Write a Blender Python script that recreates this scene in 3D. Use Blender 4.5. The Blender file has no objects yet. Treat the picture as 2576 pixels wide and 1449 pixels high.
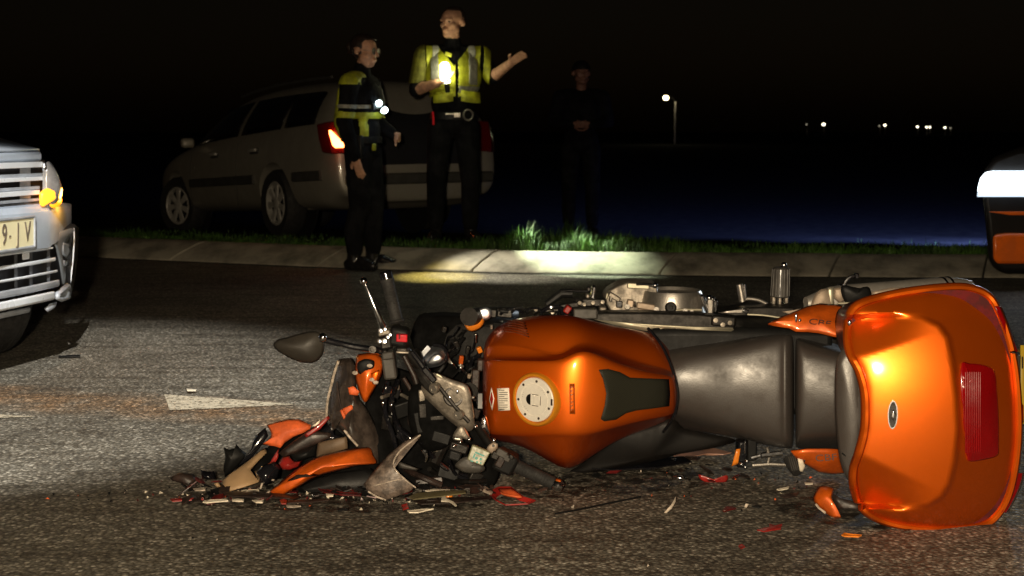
import bpy, bmesh, math, random
import numpy as np
from mathutils import Vector, Matrix, Euler, Quaternion

random.seed(7)
SC = bpy.context.scene
COL = SC.collection
R = math.radians

# ---------------------------------------------------------------- camera
F_PX, W_PX, H_PX = 3200.0, 2576.0, 1449.0
PITCH = R(7.02)
CAM_H = 1.0
cam_d = bpy.data.cameras.new('camera')
cam_d.sensor_width = 36.0
cam_d.lens = 36.0 * F_PX / W_PX
cam_d.dof.use_dof = True
cam_d.dof.focus_distance = 3.45
cam_d.dof.aperture_fstop = 6.5
cam_d.clip_start = 0.05
cam_d.clip_end = 3000
cam = bpy.data.objects.new('camera', cam_d)
cam.location = (0, 0, CAM_H)
cam.rotation_euler = (math.pi / 2 - PITCH, 0, 0)
COL.objects.link(cam)
SC.camera = cam

# ---------------------------------------------------------------- world: a night sky
world = bpy.data.worlds.new('World')
SC.world = world
world.use_nodes = True
wn = world.node_tree
bg = wn.nodes['Background']
sky = wn.nodes.new('ShaderNodeTexSky')
sky.sky_type = 'NISHITA'
sky.sun_disc = False
sky.sun_elevation = R(12)
sky.sun_rotation = R(200)
sky.dust_density = 3.0
wmix = wn.nodes.new('ShaderNodeMix')
wmix.data_type = 'RGBA'
wmix.blend_type = 'MULTIPLY'
wmix.inputs[0].default_value = 1.0
wn.links.new(sky.outputs[0], wmix.inputs[6])
wmix.inputs[7].default_value = (1.0, 0.62, 0.42, 1)
wn.links.new(wmix.outputs[2], bg.inputs['Color'])
bg.inputs['Strength'].default_value = 0.0009

sun_d = bpy.data.lights.new('moon_sun', 'SUN')
sun_d.energy = 0.002
sun_d.angle = R(0.5)
sun_d.color = (1, 0.93, 0.8)
sun = bpy.data.objects.new('moon_sun', sun_d)
sun.rotation_euler = (R(78), 0, R(-20))
COL.objects.link(sun)


def spot(name, loc, aim, energy, color, size, blend=0.5, radius=0.05, scale=None):
    d = bpy.data.lights.new(name, 'SPOT')
    d.energy = energy
    d.color = color
    d.spot_size = R(size)
    d.spot_blend = blend
    d.shadow_soft_size = radius
    o = bpy.data.objects.new(name, d)
    o.location = loc
    v = Vector(aim) - Vector(loc)
    o.rotation_euler = v.to_track_quat('-Z', 'Y').to_euler()
    if scale:
        o.scale = scale
    COL.objects.link(o)
    return o


def point(name, loc, energy, color, radius=0.03):
    d = bpy.data.lights.new(name, 'POINT')
    d.energy = energy
    d.color = color
    d.shadow_soft_size = radius
    o = bpy.data.objects.new(name, d)
    o.location = loc
    COL.objects.link(o)
    return o


# headlamp of the emergency vehicle behind the photographer (warm) and its floodlight on a mast (cool)
spot('warm_headlamp', (-0.12, -0.45, 1.12), (0.62, 3.4, 0.30), 800, (1.0, 0.81, 0.56), 84, 0.6, 0.06)
spot('mast_floodlight', (0.5, -2.6, 6.0), (-1.98, 4.80, 0.0), 6600, (1.0, 0.97, 0.90), 12.8, 0.5, 0.06, (1.55, 1.0, 1.0))

vs = SC.view_settings
vs.view_transform = 'Standard'
vs.look = 'None'
vs.exposure = 0.0
vs.gamma = 1.0
vs.use_curve_mapping = False

# ---------------------------------------------------------------- helpers
FWD = Vector((0, math.cos(PITCH), -math.sin(PITCH)))
UPV = Vector((0, math.sin(PITCH), math.cos(PITCH)))


def ray(px, py):
    return FWD + Vector((1, 0, 0)) * ((px - W_PX / 2) / F_PX) - UPV * ((py - H_PX / 2) / F_PX)


def P(px, py, Y):
    """survey point: where the sight line through a spot of the photo meets the upright plane at distance Y"""
    r = ray(px, py)
    return Vector((0, 0, CAM_H)) + r * (Y / r.y)


def G(px, py, z=0.0):
    """survey point on the road at height z"""
    r = ray(px, py)
    return Vector((0, 0, CAM_H)) + r * ((z - CAM_H) / r.z)


def woff(o):
    v = Vector((0, 0, 0))
    while o is not None:
        v += o.location
        o = o.parent
    return v


def link(o, parent=None):
    COL.objects.link(o)
    if parent is not None:
        o.parent = parent
    return o


def tag(o, label=None, cat=None, group=None, kind=None):
    if label:
        o['label'] = label
    if cat:
        o['category'] = cat
    if group:
        o['group'] = group
    if kind:
        o['kind'] = kind
    return o


def thing(name, label, cat, loc=(0, 0, 0), group=None):
    o = bpy.data.objects.new(name, None)
    o.empty_display_size = 0.1
    o.location = loc
    COL.objects.link(o)
    return tag(o, label, cat, group)


class MB:
    """collects shapes (world coordinates) and links them as one mesh"""

    def __init__(self):
        self.v, self.f, self.m = [], [], []

    def add(self, vs_, fs, mi=0):
        n = len(self.v)
        self.v += [Vector(p) for p in vs_]
        self.f += [tuple(i + n for i in f) for f in fs]
        self.m += [mi] * len(fs)
        return self

    def box(self, c, s, rot=None, mi=0, taper=1.0):
        c = Vector(c)
        q = rot.to_matrix() if rot is not None and not isinstance(rot, Matrix) else (rot or Matrix.Identity(3))
        vs_ = []
        for z in (-.5, .5):
            k = taper if z > 0 else 1.0
            for x, y in ((-.5, -.5), (.5, -.5), (.5, .5), (-.5, .5)):
                vs_.append(c + q @ Vector((x * s[0] * k, y * s[1] * k, z * s[2])))
        fs = [(3, 2, 1, 0), (4, 5, 6, 7), (0, 1, 5, 4), (1, 2, 6, 5), (2, 3, 7, 6), (3, 0, 4, 7)]
        return self.add(vs_, fs, mi)

    def tube(self, pts, rad, seg=10, mi=0, cap=True):
        pts = [Vector(p) for p in pts]
        n = len(pts)
        rads = rad if isinstance(rad, (list, tuple)) else [rad] * n
        vs_, fs = [], []
        t0 = (pts[1] - pts[0]).normalized()
        a = t0.orthogonal().normalized()
        for i, p in enumerate(pts):
            if i == 0:
                t = t0
            elif i == n - 1:
                t = (pts[i] - pts[i - 1]).normalized()
            else:
                t = ((pts[i + 1] - p).normalized() + (p - pts[i - 1]).normalized()).normalized()
            a = (a - t * a.dot(t)).normalized()
            b = t.cross(a)
            for k in range(seg):
                th = 2 * math.pi * k / seg
                vs_.append(p + (a * math.cos(th) + b * math.sin(th)) * rads[i])
        for i in range(n - 1):
            for k in range(seg):
                k2 = (k + 1) % seg
                fs.append((i * seg + k, i * seg + k2, (i + 1) * seg + k2, (i + 1) * seg + k))
        if cap:
            fs.append(tuple(range(seg))[::-1])
            fs.append(tuple((n - 1) * seg + k for k in range(seg)))
        return self.add(vs_, fs, mi)

    def lathe(self, c, axis, prof, seg=32, mi=0, up=None, cap=True):
        """prof: list of (radius, height along axis)"""
        c, ax = Vector(c), Vector(axis).normalized()
        a = (Vector(up) if up else ax.orthogonal()).normalized()
        a = (a - ax * a.dot(ax)).normalized()
        b = ax.cross(a)
        vs_, fs = [], []
        for r, h in prof:
            for k in range(seg):
                th = 2 * math.pi * k / seg
                vs_.append(c + ax * h + (a * math.cos(th) + b * math.sin(th)) * r)
        n = len(prof)
        for i in range(n - 1):
            for k in range(seg):
                k2 = (k + 1) % seg
                fs.append((i * seg + k, i * seg + k2, (i + 1) * seg + k2, (i + 1) * seg + k))
        if cap and prof[0][0] > 1e-5:
            fs.append(tuple(range(seg))[::-1])
        if cap and prof[-1][0] > 1e-5:
            fs.append(tuple((n - 1) * seg + k for k in range(seg)))
        return self.add(vs_, fs, mi)

    def ball(self, c, r, seg=14, ring=9, mi=0, rot=None):
        c = Vector(c)
        rr = Vector(r) if not isinstance(r, (int, float)) else Vector((r, r, r))
        q = rot.to_matrix() if rot is not None else Matrix.Identity(3)
        vs_, fs = [], []
        for i in range(ring + 1):
            ph = math.pi * i / ring
            for k in range(seg):
                th = 2 * math.pi * k / seg
                d = Vector((math.sin(ph) * math.cos(th) * rr.x, math.sin(ph) * math.sin(th) * rr.y, math.cos(ph) * rr.z))
                vs_.append(c + q @ d)
        for i in range(ring):
            for k in range(seg):
                k2 = (k + 1) % seg
                fs.append((i * seg + k, (i + 1) * seg + k, (i + 1) * seg + k2, i * seg + k2))
        return self.add(vs_, fs, mi)

    def loft(self, secs, closed=True, cap=True, mi=0):
        k = len(secs[0])
        vs_ = [p for s in secs for p in s]
        fs = []
        for i in range(len(secs) - 1):
            for j in range(k if closed else k - 1):
                j2 = (j + 1) % k
                fs.append((i * k + j, i * k + j2, (i + 1) * k + j2, (i + 1) * k + j))
        if cap and closed:
            fs.append(tuple(range(k))[::-1])
            fs.append(tuple((len(secs) - 1) * k + j for j in range(k)))
        return self.add(vs_, fs, mi)

    def build(self, name, mats, parent=None, smooth=True, bevel=0, sub=0, solid=0, weld=True, angle=35, fixn=True):
        off = woff(parent) if parent is not None else Vector((0, 0, 0))
        me = bpy.data.meshes.new(name)
        me.from_pydata([tuple(p - off) for p in self.v], [], self.f)
        if not isinstance(mats, (list, tuple)):
            mats = [mats]
        for m in mats:
            me.materials.append(m)
        if len(mats) > 1:
            me.polygons.foreach_set('material_index', self.m)
        if weld or fixn:
            bm = bmesh.new()
            bm.from_mesh(me)
            if weld:
                bmesh.ops.remove_doubles(bm, verts=bm.verts, dist=1e-5)
            if fixn:
                bmesh.ops.recalc_face_normals(bm, faces=bm.faces)
            bm.to_mesh(me)
            bm.free()
        me.update()
        o = bpy.data.objects.new(name, me)
        link(o, parent)
        if bevel:
            md = o.modifiers.new('bevel', 'BEVEL')
            md.width = bevel
            md.segments = 2
            md.limit_method = 'ANGLE'
            md.angle_limit = R(40)
        if sub:
            md = o.modifiers.new('sub', 'SUBSURF')
            md.levels = sub
            md.render_levels = sub
        if solid:
            md = o.modifiers.new('solid', 'SOLIDIFY')
            md.thickness = abs(solid)
            md.offset = 1 if solid > 0 else -1
        if smooth:
            if sub:
                me.polygons.foreach_set('use_smooth', [True] * len(me.polygons))
            else:
                me.shade_smooth() if hasattr(me, 'shade_smooth') else None
                try:
                    me.set_sharp_from_angle(angle=R(angle))
                except Exception:
                    pass
        return o


def catmull(pts, n=6, closed=True):
    out = []
    k = len(pts)
    rng = range(k) if closed else range(k - 1)
    for i in rng:
        if closed:
            p0, p1, p2, p3 = pts[i - 1], pts[i], pts[(i + 1) % k], pts[(i + 2) % k]
        else:
            p0, p1, p2, p3 = pts[max(i - 1, 0)], pts[i], pts[i + 1], pts[min(i + 2, k - 1)]
        p0, p1, p2, p3 = map(np.array, (p0, p1, p2, p3))
        for j in range(n):
            t = j / n
            out.append(tuple(0.5 * ((2 * p1) + (p2 - p0) * t + (2 * p0 - 5 * p1 + 4 * p2 - p3) * t * t + (3 * p1 - p0 - 3 * p2 + p3) * t ** 3)))
    if not closed:
        out.append(tuple(pts[-1]))
    return out


def shell(name, world_pts, m, parent=None, bulge=0.0, thick=0.003, rings=4, warp=0.0, seed=0, bend=None):
    """a thin curved piece with real thickness inside a closed outline of world points"""
    pts = [Vector(p) for p in world_pts]
    c = sum(pts, Vector()) / len(pts)
    nrm = Vector()
    for i in range(len(pts)):
        nrm += (pts[i] - c).cross(pts[(i + 1) % len(pts)] - c)
    nrm = nrm.normalized() if nrm.length > 1e-9 else Vector((0, -1, 0))
    if nrm.y > 0:
        nrm = -nrm
    rnd = random.Random(seed)
    ph = [rnd.uniform(0, 6.3) for _ in range(4)]
    b = MB()
    vs_ = [c + nrm * bulge]
    k = len(pts)
    for r_ in range(1, rings + 1):
        t = r_ / rings
        for p in pts:
            q = c + (p - c) * t
            q = q + nrm * (bulge * (1 - t * t))
            if warp:
                q = q + nrm * warp * (math.sin(q.x * 60 + ph[0]) + math.sin(q.z * 75 + q.y * 40 + ph[1]))
            vs_.append(q)
    fs = [(0, 1 + i, 1 + (i + 1) % k) for i in range(k)]
    for r_ in range(rings - 1):
        o = 1 + r_ * k
        for i in range(k):
            i2 = (i + 1) % k
            fs.append((o + i, o + k + i, o + k + i2, o + i2))
    b.add(vs_, fs)
    return b.build(name, m, parent, solid=thick, angle=50)


def px_pts(lst, Y=None, z=None):
    out = []
    for p in lst:
        if len(p) == 3:
            out.append(P(p[0], p[1], p[2]))
        elif z is not None:
            out.append(G(p[0], p[1], z))
        else:
            out.append(P(p[0], p[1], Y))
    return out


def text_mesh(name, body, size, m, parent, matrix, extrude=0.0005, align='CENTER', xs=1.0):
    cu = bpy.data.curves.new(name + '_c', 'FONT')
    cu.body = body
    cu.size = size
    cu.extrude = extrude
    cu.align_x = align
    cu.align_y = 'CENTER'
    t = bpy.data.objects.new('tmp_text', cu)
    COL.objects.link(t)
    dg = bpy.context.evaluated_depsgraph_get()
    me = bpy.data.meshes.new_from_object(t.evaluated_get(dg))
    bpy.data.objects.remove(t)
    off = woff(parent) if parent is not None else Vector((0, 0, 0))
    me.transform(Matrix.Translation(-off) @ matrix @ Matrix.Diagonal((xs, 1, 1, 1)))
    me.materials.clear()
    me.materials.append(m)
    o = bpy.data.objects.new(name, me)
    return link(o, parent)


def frame(origin, xdir, ydir):
    x = Vector(xdir).normalized()
    z = x.cross(Vector(ydir)).normalized()
    y = z.cross(x)
    mt = Matrix((x, y, z)).transposed().to_4x4()
    mt.translation = Vector(origin)
    return mt


# ---------------------------------------------------------------- materials
def M(name, col, rough=0.5, metal=0.0, coat=0.0, spec=0.5, var=0.12, vs_=9.0, bump=0.0, bs=60.0, rvar=0.12,
      emit=None, es=0.0, trans=0.0, ior=1.45, coat_r=0.08, col2=None, sheen=0.0, alpha=1.0, lo=0.42, hi=0.62):
    m = bpy.data.materials.new(name)
    m.use_nodes = True
    nt = m.node_tree
    b = nt.nodes['Principled BSDF']
    b.inputs['Base Color'].default_value = (*col, 1)
    b.inputs['Roughness'].default_value = rough
    b.inputs['Metallic'].default_value = metal
    b.inputs['Coat Weight'].default_value = coat
    b.inputs['Coat Roughness'].default_value = coat_r
    b.inputs['Specular IOR Level'].default_value = spec
    b.inputs['IOR'].default_value = ior
    b.inputs['Transmission Weight'].default_value = trans
    b.inputs['Alpha'].default_value = alpha
    if sheen:
        b.inputs['Sheen Weight'].default_value = sheen
    if emit:
        b.inputs['Emission Color'].default_value = (*emit, 1)
        b.inputs['Emission Strength'].default_value = es
    tc = nt.nodes.new('ShaderNodeTexCoord')
    if var or rvar or col2:
        n = nt.nodes.new('ShaderNodeTexNoise')
        n.inputs['Scale'].default_value = vs_
        n.inputs['Detail'].default_value = 6
        n.inputs['Roughness'].default_value = 0.65
        nt.links.new(tc.outputs['Object'], n.inputs['Vector'])
        rp = nt.nodes.new('ShaderNodeValToRGB')
        rp.color_ramp.elements[0].position = lo
        rp.color_ramp.elements[1].position = hi
        c2 = col2 if col2 else tuple(max(0, c * (1 - var * 1.6)) for c in col)
        c1 = tuple(min(1, c * (1 + var * 0.5)) for c in col)
        rp.color_ramp.elements[0].color = (*c2, 1)
        rp.color_ramp.elements[1].color = (*c1, 1)
        nt.links.new(n.outputs['Fac'], rp.inputs['Fac'])
        nt.links.new(rp.outputs['Color'], b.inputs['Base Color'])
        if rvar:
            mr = nt.nodes.new('ShaderNodeMapRange')
            mr.inputs['From Min'].default_value = 0.35
            mr.inputs['From Max'].default_value = 0.7
            mr.inputs['To Min'].default_value = min(1, rough + rvar)
            mr.inputs['To Max'].default_value = max(0.02, rough - rvar * 0.5)
            nt.links.new(n.outputs['Fac'], mr.inputs['Value'])
            nt.links.new(mr.outputs['Result'], b.inputs['Roughness'])
    if bump:
        n2 = nt.nodes.new('ShaderNodeTexNoise')
        n2.inputs['Scale'].default_value = bs
        n2.inputs['Detail'].default_value = 4
        nt.links.new(tc.outputs['Object'], n2.inputs['Vector'])
        bp = nt.nodes.new('ShaderNodeBump')
        bp.inputs['Strength'].default_value = bump
        bp.inputs['Distance'].default_value = 0.01
        nt.links.new(n2.outputs['Fac'], bp.inputs['Height'])
        nt.links.new(bp.outputs['Normal'], b.inputs['Normal'])
    return m


ORANGE = M('candy_orange', (0.90, 0.152, 0.004), 0.40, 0.72, 0.4, var=0.05, vs_=4, rvar=0.04, coat_r=0.12, bump=0.02, bs=900)


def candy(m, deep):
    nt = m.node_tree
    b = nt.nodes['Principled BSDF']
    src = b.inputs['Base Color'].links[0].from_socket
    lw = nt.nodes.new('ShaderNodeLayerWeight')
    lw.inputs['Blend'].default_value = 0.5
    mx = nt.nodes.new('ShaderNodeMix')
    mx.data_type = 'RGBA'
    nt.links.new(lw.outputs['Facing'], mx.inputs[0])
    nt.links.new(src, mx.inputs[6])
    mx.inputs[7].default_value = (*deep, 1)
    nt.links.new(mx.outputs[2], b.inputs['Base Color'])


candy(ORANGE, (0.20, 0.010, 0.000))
ORANGE_FLAT = M('orange_plastic', (0.66, 0.11, 0.008), 0.40, 0.35, 0.3, var=0.2, vs_=14)
ORANGE_IN = M('orange_raw_plastic', (0.75, 0.13, 0.03), 0.6, 0, var=0.2, vs_=20)
RED_IN = M('red_plastic', (0.30, 0.018, 0.014), 0.35, 0, 0.3, var=0.2, vs_=20)
LENS_RED = M('red_lens', (0.21, 0.002, 0.003), 0.22, 0, 0.4, var=0.06)
BLACK_PL = M('black_plastic', (0.008, 0.008, 0.008), 0.5, spec=0.3, var=0.3, vs_=25, bump=0.05, bs=300)
BLACK_GL = M('black_gloss', (0.008, 0.008, 0.010), 0.12, coat=0.6, var=0.2)
DARKBRN = M('dark_scuffed_plastic', (0.035, 0.022, 0.018), 0.4, var=0.4, vs_=30, bump=0.08, bs=120)
RUBBER = M('rubber', (0.018, 0.017, 0.016), 0.72, var=0.25, vs_=30, bump=0.1, bs=260)
GREY_PL = M('grey_plastic', (0.055, 0.050, 0.044), 0.5, var=0.2, vs_=20, bump=0.05, bs=200)
MATT_BLK = M('matt_black_plastic', (0.004, 0.004, 0.004), 0.9, spec=0.1, var=0.3, vs_=25)
SEATM = M('seat_vinyl', (0.046, 0.038, 0.034), 0.37, spec=1.0, var=0.10, vs_=9, bump=0.07, bs=300, rvar=0.24, col2=(0.034, 0.028, 0.025), lo=0.35, hi=0.65)
REFLECTOR = M('lamp_reflector', (0.85, 0.90, 1.0), 0.36, 1.0, var=0.1, vs_=20)
CHROME = M('chrome', (0.72, 0.72, 0.74), 0.14, 1.0, var=0.15, vs_=20, rvar=0.1)
ALU = M('cast_aluminium', (0.42, 0.39, 0.35), 0.36, 0.9, var=0.18, vs_=24, bump=0.08, bs=260)
ALU_OLD = M('dull_aluminium', (0.30, 0.265, 0.22), 0.48, 0.75, var=0.3, vs_=30, bump=0.1, bs=200)
ALU_TAN = M('anodised_aluminium', (0.52, 0.48, 0.36), 0.40, 0.7, var=0.15, vs_=14)
STEEL_DK = M('dark_steel', (0.045, 0.042, 0.039), 0.40, 0.8, var=0.3, vs_=30, bump=0.06, bs=220)
SILENCER = M('brushed_silencer', (0.42, 0.39, 0.35), 0.42, 0.6, var=0.15, vs_=12)
TAN = M('heat_shield', (0.42, 0.33, 0.25), 0.5, 0.5, var=0.15, vs_=16)
TANPL = M('tan_plastic', (0.36, 0.235, 0.125), 0.55, var=0.10, vs_=8, bump=0.05, bs=500)
WHITE_CAP = M('cap_metal', (0.80, 0.76, 0.68), 0.42, 0.25, var=0.06, vs_=30)
LABELW = M('paper_label', (0.78, 0.72, 0.62), 0.6, var=0.06, vs_=60)
PRINT = M('dark_print', (0.03, 0.02, 0.015), 0.5, var=0.1)
DECAL = M('wing_decal', (0.16, 0.035, 0.012), 0.4, coat=0.3, var=0.1)
SCRIPT = M('script_print', (0.36, 0.075, 0.008), 0.4, coat=0.3, var=0.1)
DECAL_GREY = M('grey_lettering', (0.075, 0.03, 0.02), 0.45, var=0.2)
SMOKE = M('smoked_screen', (0.060, 0.046, 0.038), 0.25, coat=0.5, var=0.35, vs_=22, bump=0.06, bs=60)
SCUFF = M('scuffed_clear_plastic', (0.17, 0.13, 0.105), 0.45, coat=0.2, var=0.40, vs_=38, bump=0.12, bs=160)
EDGE_PALE = M('broken_plastic_edge', (0.50, 0.42, 0.34), 0.6, var=0.3, vs_=60)
WHITE_PL = M('white_plastic', (0.78, 0.70, 0.56), 0.45, var=0.15, vs_=50)
AMBER = M('amber_lens', (0.75, 0.22, 0.02), 0.2, coat=0.6, var=0.1)
MAROON = M('maroon_plastic', (0.11, 0.010, 0.010), 0.35, coat=0.3, var=0.3, vs_=30)
RED_SW = M('red_switch', (0.62, 0.012, 0.025), 0.35, coat=0.3, var=0.1)
GOLDBOSS = M('filler_boss', (0.86, 0.33, 0.02), 0.34, 0.55, 0.6, var=0.05)
CREAM_SCR = M('pale_screen', (0.22, 0.22, 0.13), 0.35, var=0.15, vs_=70)
TEAL = M('teal_print', (0.10, 0.34, 0.30), 0.5, var=0.1)


def mat_carbon():
    m = M('carbon_weave', (0.022, 0.022, 0.016), 0.5, spec=0.25, var=0.2)
    nt = m.node_tree
    b = nt.nodes['Principled BSDF']
    tc = nt.nodes.new('ShaderNodeTexCoord')
    mp = nt.nodes.new('ShaderNodeMapping')
    mp.inputs['Rotation'].default_value = (0, R(35), 0)
    w = nt.nodes.new('ShaderNodeTexWave')
    w.inputs['Scale'].default_value = 95
    w.inputs['Distortion'].default_value = 1.0
    w.bands_direction = 'X'
    nt.links.new(tc.outputs['Object'], mp.inputs['Vector'])
    nt.links.new(mp.outputs['Vector'], w.inputs['Vector'])
    rp = nt.nodes.new('ShaderNodeValToRGB')
    rp.color_ramp.elements[0].color = (0.006, 0.006, 0.004, 1)
    rp.color_ramp.elements[1].color = (0.032, 0.032, 0.022, 1)
    nt.links.new(w.outputs['Fac'], rp.inputs['Fac'])
    nt.links.new(rp.outputs['Color'], b.inputs['Base Color'])
    bp = nt.nodes.new('ShaderNodeBump')
    bp.inputs['Strength'].default_value = 0.25
    bp.inputs['Distance'].default_value = 0.004
    nt.links.new(w.outputs['Fac'], bp.inputs['Height'])
    nt.links.new(bp.outputs['Normal'], b.inputs['Normal'])
    return m


CARBON = mat_carbon()


def mat_asphalt():
    m = bpy.data.materials.new('asphalt')
    m.use_nodes = True
    nt = m.node_tree
    N, L = nt.nodes, nt.links
    b = N['Principled BSDF']
    geo = N.new('ShaderNodeNewGeometry')

    def noise(scale, detail=4, rough=0.6):
        n = N.new('ShaderNodeTexNoise')
        n.inputs['Scale'].default_value = scale
        n.inputs['Detail'].default_value = detail
        n.inputs['Roughness'].default_value = rough
        L.new(geo.outputs['Position'], n.inputs['Vector'])
        return n

    def ramp(src, stops):
        rp = N.new('ShaderNodeValToRGB')
        e = rp.color_ramp.elements
        while len(e) < len(stops):
            e.new(0.5)
        for i, (p, c) in enumerate(stops):
            e[i].position = p
            e[i].color = (*c, 1)
        L.new(src, rp.inputs['Fac'])
        return rp

    def mix(fac, a, c, mode='MIX'):
        mx = N.new('ShaderNodeMix')
        mx.data_type = 'RGBA'
        mx.blend_type = mode
        if isinstance(fac, float):
            mx.inputs[0].default_value = fac
        else:
            L.new(fac, mx.inputs[0])
        for s, i in ((a, 6), (c, 7)):
            if isinstance(s, tuple):
                mx.inputs[i].default_value = (*s, 1)
            else:
                L.new(s, mx.inputs[i])
        return mx.outputs[2]

    vor = N.new('ShaderNodeTexVoronoi')
    vor.inputs['Scale'].default_value = 98
    L.new(geo.outputs['Position'], vor.inputs['Vector'])
    sep = N.new('ShaderNodeSeparateColor')
    L.new(vor.outputs['Color'], sep.inputs[0])
    grains = ramp(sep.outputs[0], [(0.0, (0.125, 0.116, 0.097)), (0.50, (0.190, 0.176, 0.148)), (0.80, (0.30, 0.280, 0.24)), (1.0, (0.56, 0.53, 0.47))])
    binder = ramp(vor.outputs['Distance'], [(0.25, (1, 1, 1)), (0.75, (0.35, 0.33, 0.30))])
    col = mix(1.0, grains.outputs['Color'], binder.outputs['Color'], 'MULTIPLY')
    # wear lanes and oily blotches
    big = ramp(noise(1.1, 5).outputs['Fac'], [(0.35, (0.62, 0.60, 0.56)), (0.65, (1.15, 1.14, 1.10))])
    col = mix(1.0, col, big.outputs['Color'], 'MULTIPLY')
    mid = ramp(noise(7.0, 5).outputs['Fac'], [(0.32, (0.60, 0.58, 0.55)), (0.5, (1, 1, 1))])
    col = mix(0.8, col, mid.outputs['Color'], 'MULTIPLY')
    # tyre smears: noise drawn out along the driving direction
    mpn = N.new('ShaderNodeMapping')
    mpn.inputs['Scale'].default_value = (0.7, 6.0, 1.0)
    mpn.inputs['Rotation'].default_value = (0, 0, R(9))
    L.new(geo.outputs['Position'], mpn.inputs['Vector'])
    nzs = N.new('ShaderNodeTexNoise')
    nzs.inputs['Scale'].default_value = 2.3
    nzs.inputs['Detail'].default_value = 5
    L.new(mpn.outputs['Vector'], nzs.inputs['Vector'])
    sme = ramp(nzs.outputs['Fac'], [(0.36, (0.55, 0.52, 0.48)), (0.50, (1, 1, 1))])
    col = mix(0.8, col, sme.outputs['Color'], 'MULTIPLY')
    # thin cracks
    vcr = N.new('ShaderNodeTexVoronoi')
    vcr.feature = 'DISTANCE_TO_EDGE'
    vcr.inputs['Scale'].default_value = 0.55
    wv = N.new('ShaderNodeVectorMath')
    wv.operation = 'ADD'
    nw = noise(3.0, 5)
    L.new(geo.outputs['Position'], wv.inputs[0])
    L.new(nw.outputs['Color'], wv.inputs[1])
    L.new(wv.outputs[0], vcr.inputs['Vector'])
    crk = ramp(vcr.outputs['Distance'], [(0.0, (0.30, 0.28, 0.26)), (0.006, (1, 1, 1))])
    col = mix(0.75, col, crk.outputs['Color'], 'MULTIPLY')
    # orange glow across the road, painted into the asphalt colour as a band
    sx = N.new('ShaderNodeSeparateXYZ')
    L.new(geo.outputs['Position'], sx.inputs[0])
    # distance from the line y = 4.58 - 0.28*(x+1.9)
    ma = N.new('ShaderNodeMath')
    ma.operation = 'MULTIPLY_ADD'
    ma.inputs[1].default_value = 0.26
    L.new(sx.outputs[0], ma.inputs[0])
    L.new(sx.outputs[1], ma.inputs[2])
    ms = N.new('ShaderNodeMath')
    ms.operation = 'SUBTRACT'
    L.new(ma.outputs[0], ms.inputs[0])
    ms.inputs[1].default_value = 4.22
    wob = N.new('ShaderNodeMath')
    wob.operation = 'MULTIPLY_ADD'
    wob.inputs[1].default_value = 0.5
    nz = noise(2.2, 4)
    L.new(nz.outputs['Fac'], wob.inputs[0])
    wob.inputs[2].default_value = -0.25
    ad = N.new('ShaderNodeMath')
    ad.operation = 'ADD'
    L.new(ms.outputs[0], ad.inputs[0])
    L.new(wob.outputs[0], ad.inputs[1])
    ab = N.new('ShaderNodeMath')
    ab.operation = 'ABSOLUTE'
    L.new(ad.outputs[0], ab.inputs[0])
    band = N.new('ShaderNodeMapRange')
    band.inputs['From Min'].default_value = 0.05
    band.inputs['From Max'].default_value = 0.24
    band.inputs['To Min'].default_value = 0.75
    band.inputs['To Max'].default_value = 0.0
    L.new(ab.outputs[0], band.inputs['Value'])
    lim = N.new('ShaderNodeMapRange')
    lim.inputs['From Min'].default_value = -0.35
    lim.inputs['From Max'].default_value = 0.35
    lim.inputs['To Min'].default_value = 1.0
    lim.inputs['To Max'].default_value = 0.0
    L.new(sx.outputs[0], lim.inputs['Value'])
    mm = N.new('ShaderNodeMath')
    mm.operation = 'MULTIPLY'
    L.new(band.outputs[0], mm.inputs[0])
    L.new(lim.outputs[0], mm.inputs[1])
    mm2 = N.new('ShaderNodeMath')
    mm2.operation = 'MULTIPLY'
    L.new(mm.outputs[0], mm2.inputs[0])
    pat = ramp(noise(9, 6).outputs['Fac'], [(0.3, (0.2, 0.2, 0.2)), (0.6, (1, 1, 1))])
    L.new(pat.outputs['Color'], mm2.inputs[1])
    glow_tint = mix(1.0, col, (1.55, 0.95, 0.52), 'MULTIPLY')
    col = mix(mm2.outputs[0], col, glow_tint)
    L.new(col, b.inputs['Base Color'])
    rr = N.new('ShaderNodeMapRange')
    rr.inputs['To Min'].default_value = 0.62
    rr.inputs['To Max'].default_value = 0.88
    L.new(sep.outputs[1], rr.inputs['Value'])
    L.new(rr.outputs[0], b.inputs['Roughness'])
    bp = N.new('ShaderNodeBump')
    bp.inputs['Strength'].default_value = 0.6
    bp.inputs['Distance'].default_value = 0.004
    inv = N.new('ShaderNodeMath')
    inv.operation = 'SUBTRACT'
    inv.inputs[0].default_value = 1.0
    L.new(vor.outputs['Distance'], inv.inputs[1])
    L.new(inv.outputs[0], bp.inputs['Height'])
    L.new(bp.outputs['Normal'], b.inputs['Normal'])
    return m


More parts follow.
